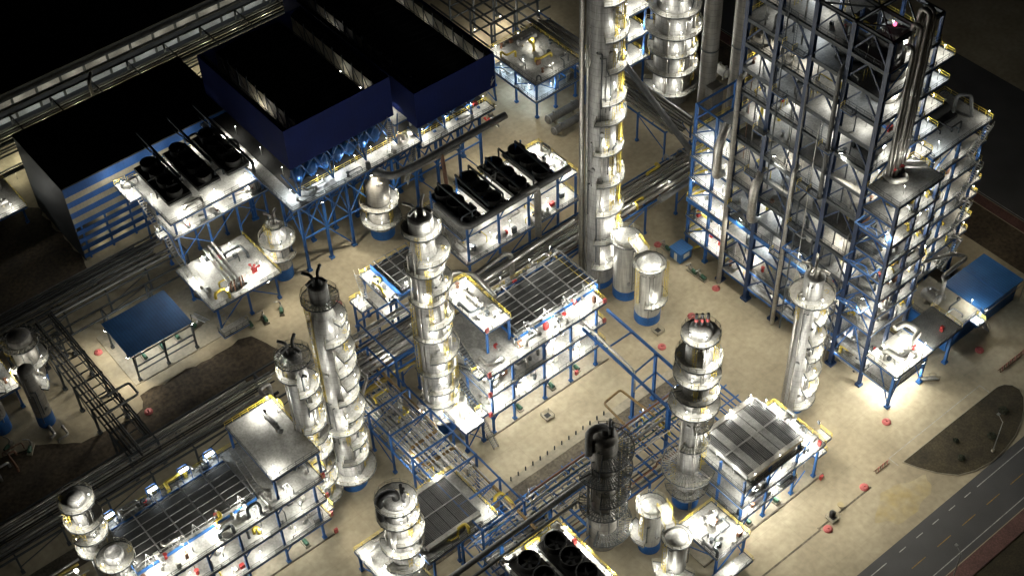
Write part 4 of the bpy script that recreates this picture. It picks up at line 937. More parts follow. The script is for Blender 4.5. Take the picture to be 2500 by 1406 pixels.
o = MB().path([(-4.3,-49.5,6.4),(-5,-37.9,6.4),(-9.5,-38.3,6.4),(-10.4,-52,6.4)],.24,10,.7).build('loop_pipe','rust',None,at=(-7,-38,6)); tag(o,'short ochre brown U shaped pipe loop beside the row of bollards','pipe')
# R2: long rack along the main axis behind the middle unit
R2 = rack('long blue pipe rack behind the middle unit, running past the tallest tower','x',-50,58,-6.2,1.6,8,9,nx=1)
pipes('x',-50,57,-5.8,1.3,8.1,13,.16,.34,['pipe','pipedark','pipedark','shell2'],'grey pipe on the long rack behind the middle unit','pipes on the long rack',jit=10)
pipes('x',-48,54,-5.4,1.0,5,11,.14,.32,['pipe','pipedark','brown','shell2'],'lower tier pipe of the long rack behind the middle unit','lower pipes on the long rack',jit=8)
o = MB().tube((-47,-8,7.4),(-24,-8,7.4),.5,12).build('ochre_pipe','ochre',None,at=(-35,-8,7)); tag(o,'fat mustard yellow pipe beside the central rack crossing','pipe')
for k,y in enumerate((-7.2,-6.6)): 
    o = MB().tube((-50,y+8.5+k*.4,10.2),(-20,y+8.5+k*.4,10.2),.34,12).build('steam_line','shell',None,at=(-35,y+8.5,10)); tag(o,['bright fat steam line beyond the crowned tower, upper of a pair','bright fat steam line beyond the crowned tower, lower of a pair'][k],'pipe')
R2b = rack('far leg of the long pipe rack turning away behind the tallest tower','y',8,60,50,58,8,9,nx=1)
pipes('y',2,60,50.3,57.6,8.1,12,.2,.36,['pipe','pipedark','shell2'],'grey pipe on the far leg of the long rack','pipes on the far rack leg',jit=6)
o = MB().path([(33,-8,9.6),(43,-8,10),(48,-2,10),(58,30,10)],.7,12).build('fat_duct_pipe','pipedark',None,at=(43,-8,9)); tag(o,'fat dull pipe curving at the corner of the long rack by the tall frame','pipe')
# R3: rack along the main axis near the road side
R3 = rack('blue pipe rack below the row of bollards, running to the ribbed roof unit','x',-48,10,-56.4,-44.2,6,8.6,nx=3)
pipes('x',-48,8,-50.4,-44.6,6.1,9,.1,.2,['pipe','pipedark','green','frame'],'thin pipe on the rack below the row of bollards','pipes on the front rack',jit=10,gap=.25)
pipes('x',-46,8,-56,-51,4,8,.1,.22,['pipe','pipedark','brown'],'lower tier pipe of the rack below the row of bollards','lower pipes on the front rack',jit=10,gap=.2)
columns(R3,[(-17.8,-51.8),(-5,-50.6)],6,13,.5,base=False)
o = MB().tube((-62,-52.6,12.6),(-25,-52.4,12.6),.5,12).build('dark_pipe','pipedark',None,at=(-45,-52.6,12)); tag(o,'thick dull pipe crossing above the bottom edge fans','pipe')
o = MB().tube((-62,-54.6,12),(-30,-54.4,12),.3,12).build('dark_pipe','pipedark',None,at=(-45,-54.6,12)); tag(o,'second thinner dull pipe parallel to the thick one above the bottom edge fans','pipe')
columns(R3,[(-34.4,-52.5),(-45,-52.5)],0,12,.5)
for y,p in [(-46,90),(-40,130),(-33,150),(-26,150),(-19,170),(-12,130),(-6,110)]: lamp(R1,-37 if int(y)%2 else -44.6,y,6.7,p)
for x,p in [(-46,90),(-34,130),(-24,110),(-12,70),(28,50),(38,70),(48,40)]: lamp(R2,x,-5.6,8.1,p)
for x,p in [(-40,70),(-33,90),(-14,60),(-6,70),(2,90)]: lamp(R3,x,-45,6.1,p)
clutter(R3,-44,7,-55,-45,6.2,34,2); clutter(R1,-44.6,-37,-46,-4,6.8,24,2)
for lb,pts,r in [('silver pipe looping out left of the twin towers and dropping to the dark rack',[(-59.4,-16.5,17),(-59.4,-2.4,17),(-57.2,-2.2,17),(-57.2,-2.2,6)],.4),('pair pipe stepping from the taller twin tower to the central rack, upper',[(-50,-17.5,14),(-42,-10.6,14),(-42,-6,14),(-44,-3,9)],.35),
    ('fat grey pipe rising behind the middle unit, near the raised platform',[(-25,-4.6,9),(-25,-5,20),(-17.5,-6,21.5),(-15.5,-9,21.5),(-15.6,-15,20.6)],.5),('long fat grey pipe lying behind the mesh roof of the middle unit',[(-19,-9.8,19.5),(-8,-9.6,19.8),(9,-8.6,19.8)],.42),('second long grey pipe behind the mesh roof, bending down at its middle',[(-19,-6.4,17.5),(-6,-6,18.5),(-4.4,-6,17),(-4.4,-6,9)],.5)]:
    o = MB().path(pts,r,12).build('grey_pipe','pipe',None,at=pts[0]); tag(o,lb,'pipe')
for k in range(24):
    x = -46+2.35*k
    if k%4: MB().hbeam((x,-56.4,6.9),(x,-44.2,6.9),.16,.24).build('grid_beam','blue',R3)
for y in (-53.4,-50.3,-47.2): MB().hbeam((-48,y,7.2),(10,y,7.2),.18,.26).build('grid_beam','blue',R3)
for k in range(15):
    y = -46.6+3*k
    if k%5 == 1: MB().hbeam((-45.4,y,8.6),(-36.4,y,8.6),.16,.24).build('grid_beam','blue',R1)
for k in range(7): MB().bar((-45.4,-48+6.6*k,6.6),(-36.4,-48+6.6*k,11),.14).build('brace','blue',R1)
pipes('x',-48,9,-56,-44.8,8,12,.1,.2,['pipe','pipedark','frame','brown'],'upper pipe on the rack below the row of bollards','upper pipes on the front rack',jit=26,gap=.5,loops=1)
pipes('y',-47,-3,-45,-37,9.2,8,.09,.2,['pipe','shell','frame'],'upper pipe on the rack between the twin towers and the middle unit','upper pipes on the central rack',jit=16,gap=.4,loops=1)
for x in (-34.6,-30,-25.6): columns(R2,[(x,-8.8),(x,3.4)],0,12,.36)
beams(R2,[((-34.6,-8.8,12),(-34.6,3.4,12)),((-30,-8.8,12),(-30,3.4,12)),((-25.6,-8.8,12),(-25.6,3.4,12)),((-34.6,-8.8,12),(-25.6,-8.8,12)),((-34.6,3.4,12),(-25.6,3.4,12)),((-34.6,-8.8,9),(-25.6,-8.8,9))])
clutter(R2,-48,-20,-6,1.4,8.2,14,2.4); clutter(R2,20,52,-6,1.4,8.2,10,2)
# bridge from the middle unit to R3
BR = thing('pipe_bridge','blue beam bridge spanning the yard from the middle unit to the front rack','pipe bridge',(-2,-38,0))
columns(BR,[(-4.4,-40.6),(1.8,-39.8),(-5.4,-50.6)],0,13.2,.5)
beams(BR,[((-4.2,-26.4,13),(-5.2,-51,13)),((2.4,-25.8,13),(1.6,-51,13))],.45,.5); beams(BR,[((-4.3,-40.6,13),(1.9,-40,13)),((-4.2,-33,13),(2.2,-33,13)),((-4.3,-40.6,8),(1.9,-40,8)),((1.9,-40,8),(1.7,-50,8))],.24,.3)
o = MB().path([(-3.4,-24,13.6),(-4.2,-40,13.6),(-4.3,-40.8,12.8),(-4.3,-40.8,8)],.24,10).build('bridge_pipe','pipe',None,at=(-4,-33,13)); tag(o,'silver pipe lying along the blue beam bridge','pipe')
# R4: left bridging rack and dark racks
R4 = rack('dark pipe rack bridging the yard at left, left of the blue roofed shed','y',8,50,-82.2,-76.4,7,7,w=.42,m='edge',nx=2)
pipes('y',6,50,-81.8,-79.6,7.1,6,.12,.22,['pipedark','dark'],'dark pipe on the bridging rack at left','pipes on the bridging rack',jit=3); pipes('y',8,50,-78,-76.6,7.1,4,.12,.2,['pipedark','dark'],'dark pipe on the bridging rack at left','pipes on the bridging rack',jit=3)
o = MB().path([(-80,22,8.4),(-74,22,8.4),(-74,18.4,8.4),(-81,18.2,8.4)],.25,10,.6).build('loop_pipe','pipedark',None,at=(-77,20,8)); tag(o,'small grey loop pipe lying across the bridging rack at left','pipe')
R5 = rack('wide dark cable rack between the striped building and the blue roofed shed','x',-120,-47,48,56.5,6,9,m='edge')
pipes('x',-120,-47,48.4,56.2,6.1,14,.16,.32,['pipedark','dark','pipedark'],'dark pipe on the wide rack in front of the striped building','pipes on the wide dark rack',jit=8)
R5b = rack('dark gantry beam line behind the blue roofed shed','x',-88,-48,43.4,46,5,9,m='edge')
R6 = rack('dark pipe rack along the bottom left, behind the mesh roofed unit','x',-125,-45,3.4,11.5,5,9,m='edge')
pipes('x',-125,-46,3.8,11.2,5.1,15,.15,.3,['pipedark','dark','pipe'],'dull pipe on the rack behind the bottom left unit','pipes on the bottom left rack',jit=12)
pipes('x',-125,-99,-5.5,-3,4,5,.15,.3,['pipe','ochre','pipe'],'pipe at the bottom left edge behind the corner towers','pipes behind the corner towers',jit=2); pipes('x',-125,-98,-12,-6,4,9,.14,.3,['pipe','pipe','ochre','shell'],'pipe at the bottom left edge behind the corner towers','pipes behind the corner towers',jit=3)
CR = thing('light_mast','lamp mast over the pipes at the bottom left edge','lamp',(-101,-9,0)); MB().tube((-101,-9,0),(-101,-9,9),.1,8).build('pole','frame',CR); MB().box(-101.3,-9.3,9,-100.7,-8.7,9.2).build('lamp_head','lamp',CR); light(CR,-101,-9,8.5,700)
R7 = rack('long pipe rack at top left between the hall and the striped building','x',-115,62,100,108.6,6,10,m='edge',zt=9)
pipes('x',-115,60,100.4,108.2,6.1,14,.15,.34,['pipedark','pipe','dark'],'pipe on the long rack at top left','pipes on the top left rack',jit=14,gap=.2); pipes('x',-112,60,96.5,99.6,3,5,.15,.34,['pipedark','pipe'],'low pipe beside the long rack at top left','low pipes at top left',jit=14,gap=.3)
for k in range(11): lamp(R7,-66+8.5*k,103.5,1.2,260,(1,.97,.75)); 
for k in range(9): lamp(R7,-62+8.5*k,97.5,.6,70,(1,.95,.7))
o = MB().tube((-110,110.5,9.2),(60,110.5,9.2),.35,10).build('long_pipe','pipedark',None,at=(0,110,9)); tag(o,'long dull pipe running in front of the dark hall at top left','pipe')
t = thing('pipe_stand','pale upright pipe stand on the top left rack','pipe',(-38,104,0)); MB().path([(-38,104,0),(-38,104,11),(-36,107,11)],.4,10).build('pipe_run','pipe',t); MB().lathe(-38,104,[(.9,0),(.9,.4)],12).build('base','concrete2',t)

# ------------------------------------------------------------------ tall open frame
TF = thing('steel_tower','very tall open blue steel frame with fourteen lit decks at right','process structure',(39.5,-41,0))
my = [-55.7,-48.2,-40.5,-33.1,-26]; mx = [33.5,39.5,45.5]
ML = [3.6,8.4,14.1,18.4,22.6,28,33.3,38.4,44,49.4,54.6,59.8,65,70.4]
columns(TF,[(33.5,y) for y in my],0,76,.85,'blue2'); columns(TF,[(x,y) for x in mx[1:] for y in my],0,76,.52,'blue2')
LV = ['first','second','third','fourth','fifth','sixth','seventh','eighth','ninth','tenth','eleventh','twelfth','thirteenth','fourteenth']
for i,z in enumerate(ML):
    east = 50.5 if 7 <= i <= 12 else 46
    holes = [None,(38,44,-47,-42),(38,44,-54,-50),(37.5,44,-38,-34)]
    deck(TF,33.3,46,-56.1,-25.6,z,'sewn' if i%2 else 'sen',xs=[39.5],ys=my[1:4],hole=holes[i%4],bd=.5,m='deck2')
    if 7 <= i <= 12: deck(TF,46.05,51,-56.1,-51,z,'sen',bd=.4); lamp(TF,49.5,-54.8,z,170,COOL if i%2 else NEUT)
    if i > 3: MB().bar((33.2,-55.9,z-.35),(33.2,-25.8,z-.35),.2,.75).build('face_girder','edge',TF)
    zt = ML[i+1] if i+1 < len(ML) else 76
    zb = z
    for k in range(4):
        a,b = my[k],my[k+1]; mid = (a+b)/2
        if (i+k) % 5: MB().bar((33.5,mid,zt-.5),(33.5,a,zb+.1),.28).bar((33.5,mid,zt-.5),(33.5,b,zb+.1),.28).build('chevron_brace','blue2',TF)
        if i < 13 or k > 1:
            lamp(TF,36.2+random.uniform(0,2.4),mid+random.uniform(-2.6,2.6),z,random.choice([80,120,190,280,400]),random.choice([NEUT,COOL,NEUT,WARM]))
    if i%2: lamp(TF,42,-44+random.uniform(-8,8),z,190,COOL)
    lamp(TF,40+random.uniform(-2,4),-54.6,z,240,NEUT); lamp(TF,39.8,-33+random.uniform(-4,4),z,150,COOL)
    if i%2 == 0: MB().bar((33.5,-55.7,zb),(39.5,-55.7,zt-.5),.2).bar((45.5,-55.7,zb),(39.5,-55.7,zt-.5),.2).build('chevron_brace','blue',TF)
    zl = ML[i-1] if i else 0
    stair(TF,(44.6,-54 if i%2 else -47,zl),(44.6,-47 if i%2 else -54,z),1.1,'rail')
    if i%2: ladder(TF,36+i*.3,-30-i*.8,0,zl,z+1)
for i,z in enumerate(ML):
    clutter(TF,34,45,-55,-26.5,z,15,3.2); gearbox(TF,34,40,-55,-26.5,z,6)
    y = -31-(i*5.3)%22; MB().rail([(34.6+(i%3),y),(40,y)],z,h=2.2,step=.8,w=.09).build('guard_rail','rail',TF)
for x in mx: MB().hbeam((x,-55.7,75.8),(x,-26,75.8),.4,.7).build('roof_beam','edge',TF)
for y in my: MB().hbeam((33.5,y,75.8),(45.5,y,75.8),.4,.7).build('roof_beam','edge',TF)
for k in range(4): MB().bar((33.5,my[k],75.6),(39.5,my[k+1],75.6),.24).bar((39.5,my[k],75.6),(45.5,my[k+1],75.6),.24).bar((39.5,my[k],75.6),(33.5,my[k+1],75.6),.24).build('roof_brace','edge',TF)
MB().box(37,-53,75.9,37.4,-52.6,76.4).build('beacon','redlamp',TF)
MB().box(33.1,-56,17.6,33.3,-26,18.5).box(33.1,-56,7.6,33.3,-40.6,8.3).build('blue_girder','bluebright',TF)
for k in range(15):
    y = -54.8+1.95*k+random.uniform(-.4,.4); z0 = random.choice([0,8.4,14.1,22.6,33.3]); z1 = min(74,z0+random.choice([18,26,34,44])); x = random.choice([32.9,33.9,34.4])
    MB().path([(x,y,z0),(x,y,z1),(36,y+.4,z1+.6)],random.choice([.08,.1,.14,.18]),6).build('riser_pipe',random.choice(['pipe','pipedark','edge','pipedark','frame','edge','brown']),TF)
for k in range(14):
    i = 2+(k*5)%11; y = -53.5+((k*7.3)%26); z = ML[i]
    deck(TF,31.9,33.05,y-1.3,y+1.3,z,'wsn',bd=.25,m='deck2'); ladder(TF,33.0,y+1.9,pi,z,ML[i+1]+.5,False,'edge')
    light(TF,35.5,y,z+3,90,COOL)
# left annexe of the frame
LA = thing('steel_tower','lower blue steel frame joined to the left side of the very tall frame','process structure',(39,-20,0))
columns(LA,[(x,y) for x in (34.6,45) for y in (-14.9,-20.4)],0,38.5,.5)
for i,z in enumerate([4.5,9.5,14.5,20,25.5,31]):
    deck(LA,34.2,46,-25.2,-14.4,z,'swn',bd=.45,xs=[39.5],ys=[-20.4]); lamp(LA,35.5,-22.5,z,200); lamp(LA,36,-17.5,z,170,COOL)
    lamp(LA,35,-19.8,z,120); MB().bar((34.6,-20.4,z+4.4),(34.6,-14.9,z+.2),.2).build('brace','blue',LA); stair(LA,(35.2,-15.3,z-5),(35.2,-20,z),1,'rail')
MB().box(34.1,-25.3,13.3,34.25,-14.4,14.3).build('blue_girder','bluebright',LA)
beams(LA,[((34.6,-25,38.2),(34.6,-14.9,38.2)),((34.6,-14.9,38.2),(45,-14.9,38.2)),((34.6,-14.9,34.8),(45,-14.9,34.8)),((34.6,-20.4,38.2),(45,-20.4,38.2)),((34.6,-25,34.8),(34.6,-14.9,34.8))])
# square platform annexe
SA = thing('steel_tower','blue steel frame topped by a bare square grey platform, before the very tall frame','process structure',(39,-60,0))
columns(SA,[(33.5,-62.8),(39,-62.8),(44,-62.8)],0,46.4,.6,'blue2')
for i,z in enumerate([4.2,14.5,19,23.5,28,32.5,37,41.8,46.5]):
    deck(SA,33.2,45,-63.2,-56.2,z,'sew' if i<8 else 'sewn',bd=.45,xs=[39],m='deck2')
    lamp(SA,35+random.uniform(0,2),-61.5,z,220 if i<8 else 130,NEUT); 
    if i<8: lamp(SA,42,-62,z,170)
    zl = 0 if not i else [4.2,14.5,19,23.5,28,32.5,37,41.8][i-1]
    if zl: MB().bar((33.5,-62.8,zl),(33.5,-59.3,z-.5),.2).bar((33.5,-55.9,zl),(33.5,-59.3,z-.5),.2).build('chevron_brace','blue',SA); stair(SA,(43.6,-57 if i%2 else -62,zl),(43.6,-62 if i%2 else -57,z),1,'rail')
lamp(SA,43,-57.5,46.5,150); lamp(SA,37,-57.2,46.5,100)
for y,z,w in [(-59.5,40.4,5),(-59,31,6),(-58.6,21,6),(-45,23.4,5)]:
    t = SA if y < -50 else TF
    mb = MB(); xo = 30.6
    mb.bar((xo,y-w/2,z),(xo,y+w/2,z),.24).bar((xo,y-w/2,z),(33.4,y-w/2,z),.24).bar((xo,y+w/2,z),(33.4,y+w/2,z),.24).bar((xo,y+w*.1,z),(33.4,y+w*.1,z),.2).bar((xo,y-w/2,z),(33.4,y,z-1.6),.16).bar((xo,y+w/2,z),(33.4,y,z-1.6),.16).build('outrigger','blue',t)
    light(t,31.6,y,z-1,70,COOL)
for z in (4.2,14.5,19,23.5,28,32.5,37,41.8): clutter(SA,33.8,44,-62.6,-57,z,9,2.6); gearbox(SA,33.8,44,-62.6,-57,z,3)
for z in (4.5,9.5,14.5,20,25.5): clutter(LA,34.6,44,-24.8,-15,z,9,2.6); gearbox(LA,34.6,40,-24.8,-15,z,3)
# low front platform
FP = thing('platform','low bright platform with white ducts at the right front corner of the tall frame','platform',(39,-66,0))
columns(FP,[(33.4,-69.8),(42.5,-69.8),(50,-69.8)],0,9.2,.5); deck(FP,33,43.2,-70.6,-63.3,9.3,'sw',m='ceramic'); deck(FP,43.3,51.5,-70.6,-63.3,9.6,'se',m='deckdark'); deck(FP,33.2,44,-69.6,-63.3,4.4,'sw')
for x,y,p in [(34.2,-69.5,330),(38,-69.8,330),(42,-69.4,260),(36,-64.5,300),(41,-66,200)]: lamp(FP,x,y,9.3,p)
for x,y in [(35,-68.8),(41,-68.6),(34.4,-65)]: lamp(FP,x,y,4.1,420,post=False)
braces(FP,[((33.4,-69.8,1),(36,-69.8,8.6)),((33.4,-69.8,.6),(33.4,-66.5,8.6)),((42.5,-69.8,1),(39,-69.8,8.6))]); stair(FP,(46,-71.4,0),(40,-71.4,4.4)); 
def uduct(label,pts,r,m='ceramic',name='white_duct',g='white ducts on the low front platform'):
    o = MB().path(pts,r,12,r*2).build(name,m,None,at=pts[0]); tag(o,label,'duct',g)
uduct('U shaped white duct at the front of the low bright platform',[(35.6,-65.4,9.4),(35.6,-65.4,11),(35.8,-69,11),(37.8,-69,11),(37.8,-67.8,11),(37.8,-67.8,9.4)],.55)
uduct('larger white duct bending down at the right of the low bright platform',[(40.4,-63.4,11.6),(43,-63.8,11.6),(43.2,-67,11.6),(40.6,-67.4,11.6),(40.6,-67.4,9.4)],.6)
uduct('white curved duct lying on the bare square grey platform',[(37.2,-56.6,47),(36.4,-58.8,47.4),(38.8,-60,47.4),(39.6,-58.9,47.2)],.45,g='white ducts on the square grey platform'); uduct('straight white duct at the back of the bare square grey platform',[(41,-56.6,49),(41.2,-57,47.6),(44,-59.6,47.6)],.5,g='white ducts on the square grey platform')
valve_cluster('red and white valve cluster on the bare square grey platform',38.6,-57.2,46.5)
# pump platform annexe at the right
PA = thing('steel_tower','blue steel frame with a flat pump deck on top, rightmost tall structure','process structure',(62,-50,0))
columns(PA,[(x,y) for x in (54.5,62,69.5) for y in (-54.6,-44.6)],0,40,.45)
for i,z in enumerate([5.5,10.8,14.6,20.6,24.4,30,35,40]):
    xe = 71.8 if i in (1,2,3,4) else 70.2
    deck(PA,53.6,xe,-55.2,-44,z,'sen' if i<7 else 'sewn',bd=.4,xs=[62])
    lamp(PA,56,-54,z,150,COOL if i%2 else NEUT); lamp(PA,xe-.8,-54.6,z,120 if i<7 else 70,WARM if i<7 else NEUT)
    if i<7: lamp(PA,63,-54,z,120)
    zl = [0,5.5,10.8,14.6,20.6,24.4,30,35][i]
    MB().bar((54.5,-54.6,zl),(62,-54.6,z-.4),.2).build('brace','blue',PA); stair(PA,(64,-55.9,zl),(69,-55.9,z),1) if i%2 else stair(PA,(69,-55.9,zl),(64,-55.9,z),1)
for i,z in enumerate([14.5,25,35,44]): deck(PA,46.2,53.5,-53,-44,z,'sn',bd=.4); lamp(PA,49,-52,z,190); lamp(PA,51,-47,z,130,COOL)
columns(PA,[(50,-52.6),(50,-44.5)],0,44)
clutter(FP,34,42.5,-70,-64,9.3,6); gearbox(FP,34,50,-70,-64,9.5,6)
for z in (5.5,10.8,14.6,20.6,24.4,30,35): clutter(PA,54.5,69,-54.6,-46,z,9,2.6); gearbox(PA,54.5,69,-54.6,-50,z,3)
clutter(PA,55,69,-53.5,-45,40,10,2.6,('pipedark','dark','edge'))
t = thing('compressor','dark pump set with upright pipes on the flat pump deck at right','machine',(62,-49,40))
MB().box(58,-50.5,40,66,-46.5,40.6).build('skid','dark',t); MB().tube((58.6,-48.5,42),(64.4,-48.5,42),1.2,14).build('casing','fan',t)
for k in range(4): MB().path([(59+1.6*k,-47,40.6),(59+1.6*k,-47,43.6),(60+1.5*k,-48.4,43.6)],.25,8).build('pipe_run','pipedark',t)
MB().path([(66,-49.5,40.4),(66,-49.5,44.5),(68,-51,44.5),(68,-52.2,40)],.35,10).build('loop_pipe','pipedark',t)
hvessel('dull horizontal drum on the link deck below the flat pump deck',51,-49,35,4,1.1,'x','pipedark',name='drum'); hvessel('white motor drum on the link deck below the flat pump deck',52,-51.6,35,1.6,.6,'y','ceramic',name='drum')
# equipment on the decks
eq = 'vessels on the decks of the very tall frame'
for i,(y,r,L,ax,m) in enumerate([(-44,1.3,5,'y','shell'),(-36.5,1.0,4.5,'y','ceramic'),(-52,1.0,4,'y','shell'),(-30,1.0,4,'y','shell'),(-44.5,.9,4,'x','ceramic'),(-37,1.0,4,'y','shell'),(-52,1.2,4.5,'y','brown'),(-30,1.3,4.5,'y','shell'),(-45,.9,4,'x','ceramic'),(-52,1.2,4.5,'y','ceramic'),(-37,1.3,4.5,'y','shell'),(-31,1.1,4.5,'y','ceramic'),(-45,1.2,4.5,'y','shell'),(-52,1.2,4.5,'y','shell')]):
    if i in (2,): continue
    hvessel(f'horizontal vessel on the {LV[i]} deck up in the very tall frame',37.6,y,ML[i],L,r,ax,m,eq)
t = thing('hopper','big dull cone bottomed hopper hanging between the top decks of the very tall frame','hopper',(40,-51.5,54)); MB().lathe(40,-51.5,[(.5,55),(2.6,60),(3,62),(3,71),(2.4,72.5)],24).build('shell','shell2',t)
t = thing('hopper','brown lagged bulky vessel low in the right bay of the very tall frame','hopper',(39.5,-59.6,20)); MB().lathe(39.5,-59.6,[(1,15),(2.6,17.5),(2.6,23),(2.,24.4)],24).build('shell','brown',t)
t = thing('reactor','pink topped round vessel with railing between the right frames','vessel',(50,-57,20)); MB().lathe(50,-57.6,[(2,0),(2,20)],24).build('shell','shell2',t); MB().lathe(50,-57.6,[(2.6,20),(2.6,20.2)],24).build('platform','deck',t); MB().lathe(50,-57.6,[(1.1,20.2),(1.1,21.4),(.3,22)],16).build('head','pink',t)
MB().rail([(50+2.5*cos(a),-57.6+2.5*sin(a)) for a in [k*.5236 for k in range(12)]],20.2,closed=True,step=3).build('handrail','rail',t); lamp(t,51.8,-58.8,20.2,200)
for i,(y,z,s) in enumerate([(-45.5,2,'left of the middle column, lowest'),(-45.5,5.8,'left of the middle column, second'),(-45.5,10.2,'left of the middle column, topmost'),(-52,2,'in the right bay, lowest'),(-52,5.8,'in the right bay, second'),(-52,10.2,'in the right bay, topmost'),(-59,2,'behind the slim tower, lower'),(-59,5.8,'behind the slim tower, upper'),(-37,2,'in the left bay, lowest'),(-37,5.8,'in the left bay, upper')]):
    t = thing('cooling_drum','shiny drum at the foot of the tall frame, '+s,'drum',(34.6,y,z),'shiny drums on the lower front of the tall frame')
    L=5.8; MB().loft([MB().ring((34.6,y+o,z+1),(0,1,0),1.05*k,18) for o,k in [(-L/2-.4,.4),(-L/2-.2,.8),(-L/2,1),(L/2,1),(L/2+.2,.8),(L/2+.4,.4)]]).build('shell','shell',t); MB().tube((34.6,y,z+2),(34.6,y,z+2.6),.25,8).build('nozzle','pipe',t)
    MB().box(33.9,y-2,z-.3,35.3,y-1.6,z+.3).box(33.9,y+1.6,z-.3,35.3,y+2,z+.3).build('saddle','edge',t); light(t,32.9,y+2.4,z+2.1,60,COOL)
    if z > 2.1 and y > -56: pass
for k,(x,y,r,z1) in enumerate([(37,-57.2,.36,74),(38,-57.2,.36,77.5),(39,-57.4,.45,80),(40.1,-57.3,.36,80),(41.2,-57.2,.3,78)]):
    o = MB().path([(x,y,44.5),(x,y,z1),(x,y+1.6,z1),(x,y+1.6,z1-5)],r,10).build('riser_pipe','pipe',None,at=(x,y,44)); tag(o,'tall dull riser pipe on the right corner of the very tall frame','pipe','riser pipes on the right corner of the tall frame')
for lb,x,y,z0,z1,r,yy in [('thick silver pipe bending into the tall frame, left of two',31.9,-23.6,27.5,37.5,.85,2.6),('thick silver pipe bending into the tall frame, right of two',31.7,-33.4,23,33.5,.85,2.6)]:
    o = MB().path([(34,y+.3,z0-.6),(x,y,z0),(x,y,z1-2),(x+2.6,y+yy*.2,z1+1.2)],r,14,2.4).build('bent_pipe','pipe',None,at=(x,y,z0)); tag(o,lb,'pipe')
for lb,y,z1,r,m in [('grey downpipe reaching the ground at the left end of the very tall frame',-26.4,52,.5,'shell2'),('pale downpipe on the third column of the very tall frame',-41.2,40,.42,'pipe'),('dark bent downpipe high on the fourth column of the very tall frame',-47.4,66,.4,'pipedark')]:
    z0 = 0 if y != -47.4 else 38
    o = MB().path([(32.6,y,z0),(32.6,y,z1),(33.8,y,z1+1)],r,12).build('downpipe',m,None,at=(32.6,y,z0)); tag(o,lb,'pipe')
# dark stacks behind the frame
for lb,x,y,r,h in [('dim grey stack behind the very tall frame, left one of two at the top edge',64.5,10.2,1.9,75),('dim grey stack behind the very tall frame, right one of two at the top edge',70.5,6.6,2.2,75)]:
    t = thing('stack',lb,'stack',(x,y,0)); MB().lathe(x,y,[(r,0),(r,h)],24).build('shell','shell2',t); MB().box(x-2.4,y-4,0,x+1,y-1.8,14).build('duct','shell2',t)
    MB().lathe(x,y,[(r+.12,22),(r+.12,22.3)],24).build('band','edge',t)
hvessel('pale round ended drum between the two dim stacks',69,10,12,3,1.1,'y','ceramic',name='drum')

# ------------------------------------------------------------------ buildings at right, shed, cabin
BB = thing('blue_building','low blue roofed building at the right edge beside the soil strip','building',(67,-64,0))
MB().box(61.4,-68.2,0,73,-59.8,5.6).build('wall','bluebright',BB); MB().poly([(61,-68.8),(73.6,-68.8),(73.6,-59.2),(61,-59.2)],5.6,6).build('roof','blueroof',BB)
MB().box(67.1,-68.9,6,67.3,-59.1,6.08).build('ridge_cap','blue',BB); MB().path([(61.2,-69.2,5.4),(73.8,-69.2,5.4),(73.8,-69.2,.2)],.12,8).build('gutter','pipe',BB)
B2 = thing('blue_annexe','flat roofed blue walled annexe carrying a silver vessel, left of the blue roof','building',(56,-63,0))
MB().box(52.2,-68,0,60.9,-56.5,5.2).build('wall','bluebright',B2); deck(B2,51.8,61,-68.4,-56,5.6,'sw',m='concrete2'); stair(B2,(62.5,-70,0.2),(59.6,-70,5.4)); deck(B2,57.6,59.6,-70.6,-68.5,5.5,'se',m='deck')
clutter(B2,53,60,-67,-57.5,5.6,9,1.5); lamp(B2,58.8,-69.6,5.5,420,COOL); lamp(B2,53,-66,5.6,150); lamp(B2,60.4,-66.4,5.6,150)
hvessel('fat silver vessel on the flat roofed annexe beside the blue roof',55.5,-60.5,5.6,3.2,1.1,'y','shell2'); 
o = MB().path([(56,-55.5,12),(63.6,-58.4,12),(65.4,-60.4,11.4),(58,-60.4,11),(57.4,-61.4,11),(57.4,-61.4,6)],.4,10,1.2).build('loop_pipe','pipe',None,at=(60,-59,11)); tag(o,'silver pipe looping over the blue roof at the right edge','pipe')
SH = thing('open_shed','open sided shed with a blue ribbed roof on dark posts','shed',(-63.6,34,0))
for x in (-70,-63.6,-57.2): columns(SH,[(x,28.4),(x,39.4)],.1,6.8,.34,'edge')
MB().add([(-70.6,28.6,6.9),(-56.7,28.6,6.9),(-56.7,39.6,7.3),(-70.6,39.6,7.3),(-70.6,28.6,7),(-56.7,28.6,7),(-56.7,39.6,7.4),(-70.6,39.6,7.4)],[(3,2,1,0),(4,5,6,7),(0,1,5,4),(1,2,6,5),(2,3,7,6),(3,0,4,7)]).build('roof','blueroof',SH)
beams(SH,[((-70,28.4,4),(-57.2,28.4,4)),((-70,28.4,6.6),(-57.2,28.4,6.6)),((-70,28.4,2.4),(-57.2,28.4,2.4))],.18,.26,'edge'); braces(SH,[((x,28.4,1),(x+1.4,31,6.6)) for x in (-70,-63.6,-57.2)],.16,'edge')
for x,y,p in ((-67,33,420),(-60.5,33,330),(-64,38,200)): lamp(SH,x,y,6.4,p,NEUT,post=False)
CB = thing('cabin','small blue cabin with white door at the foot of the tall frame','cabin',(31.8,-16,0)); MB().box(30.3,-17.6,.1,33.5,-14.6,2.7).build('wall','blueroof',CB); MB().box(30.1,-17.8,2.7,33.7,-14.4,2.85).build('roof','blueroof',CB)
MB().box(30.24,-16.6,.15,30.3,-15.8,2.1).build('door','ceramic',CB); MB().box(31.2,-17.66,1,32.8,-17.6,2.1).build('window','ceramic',CB)

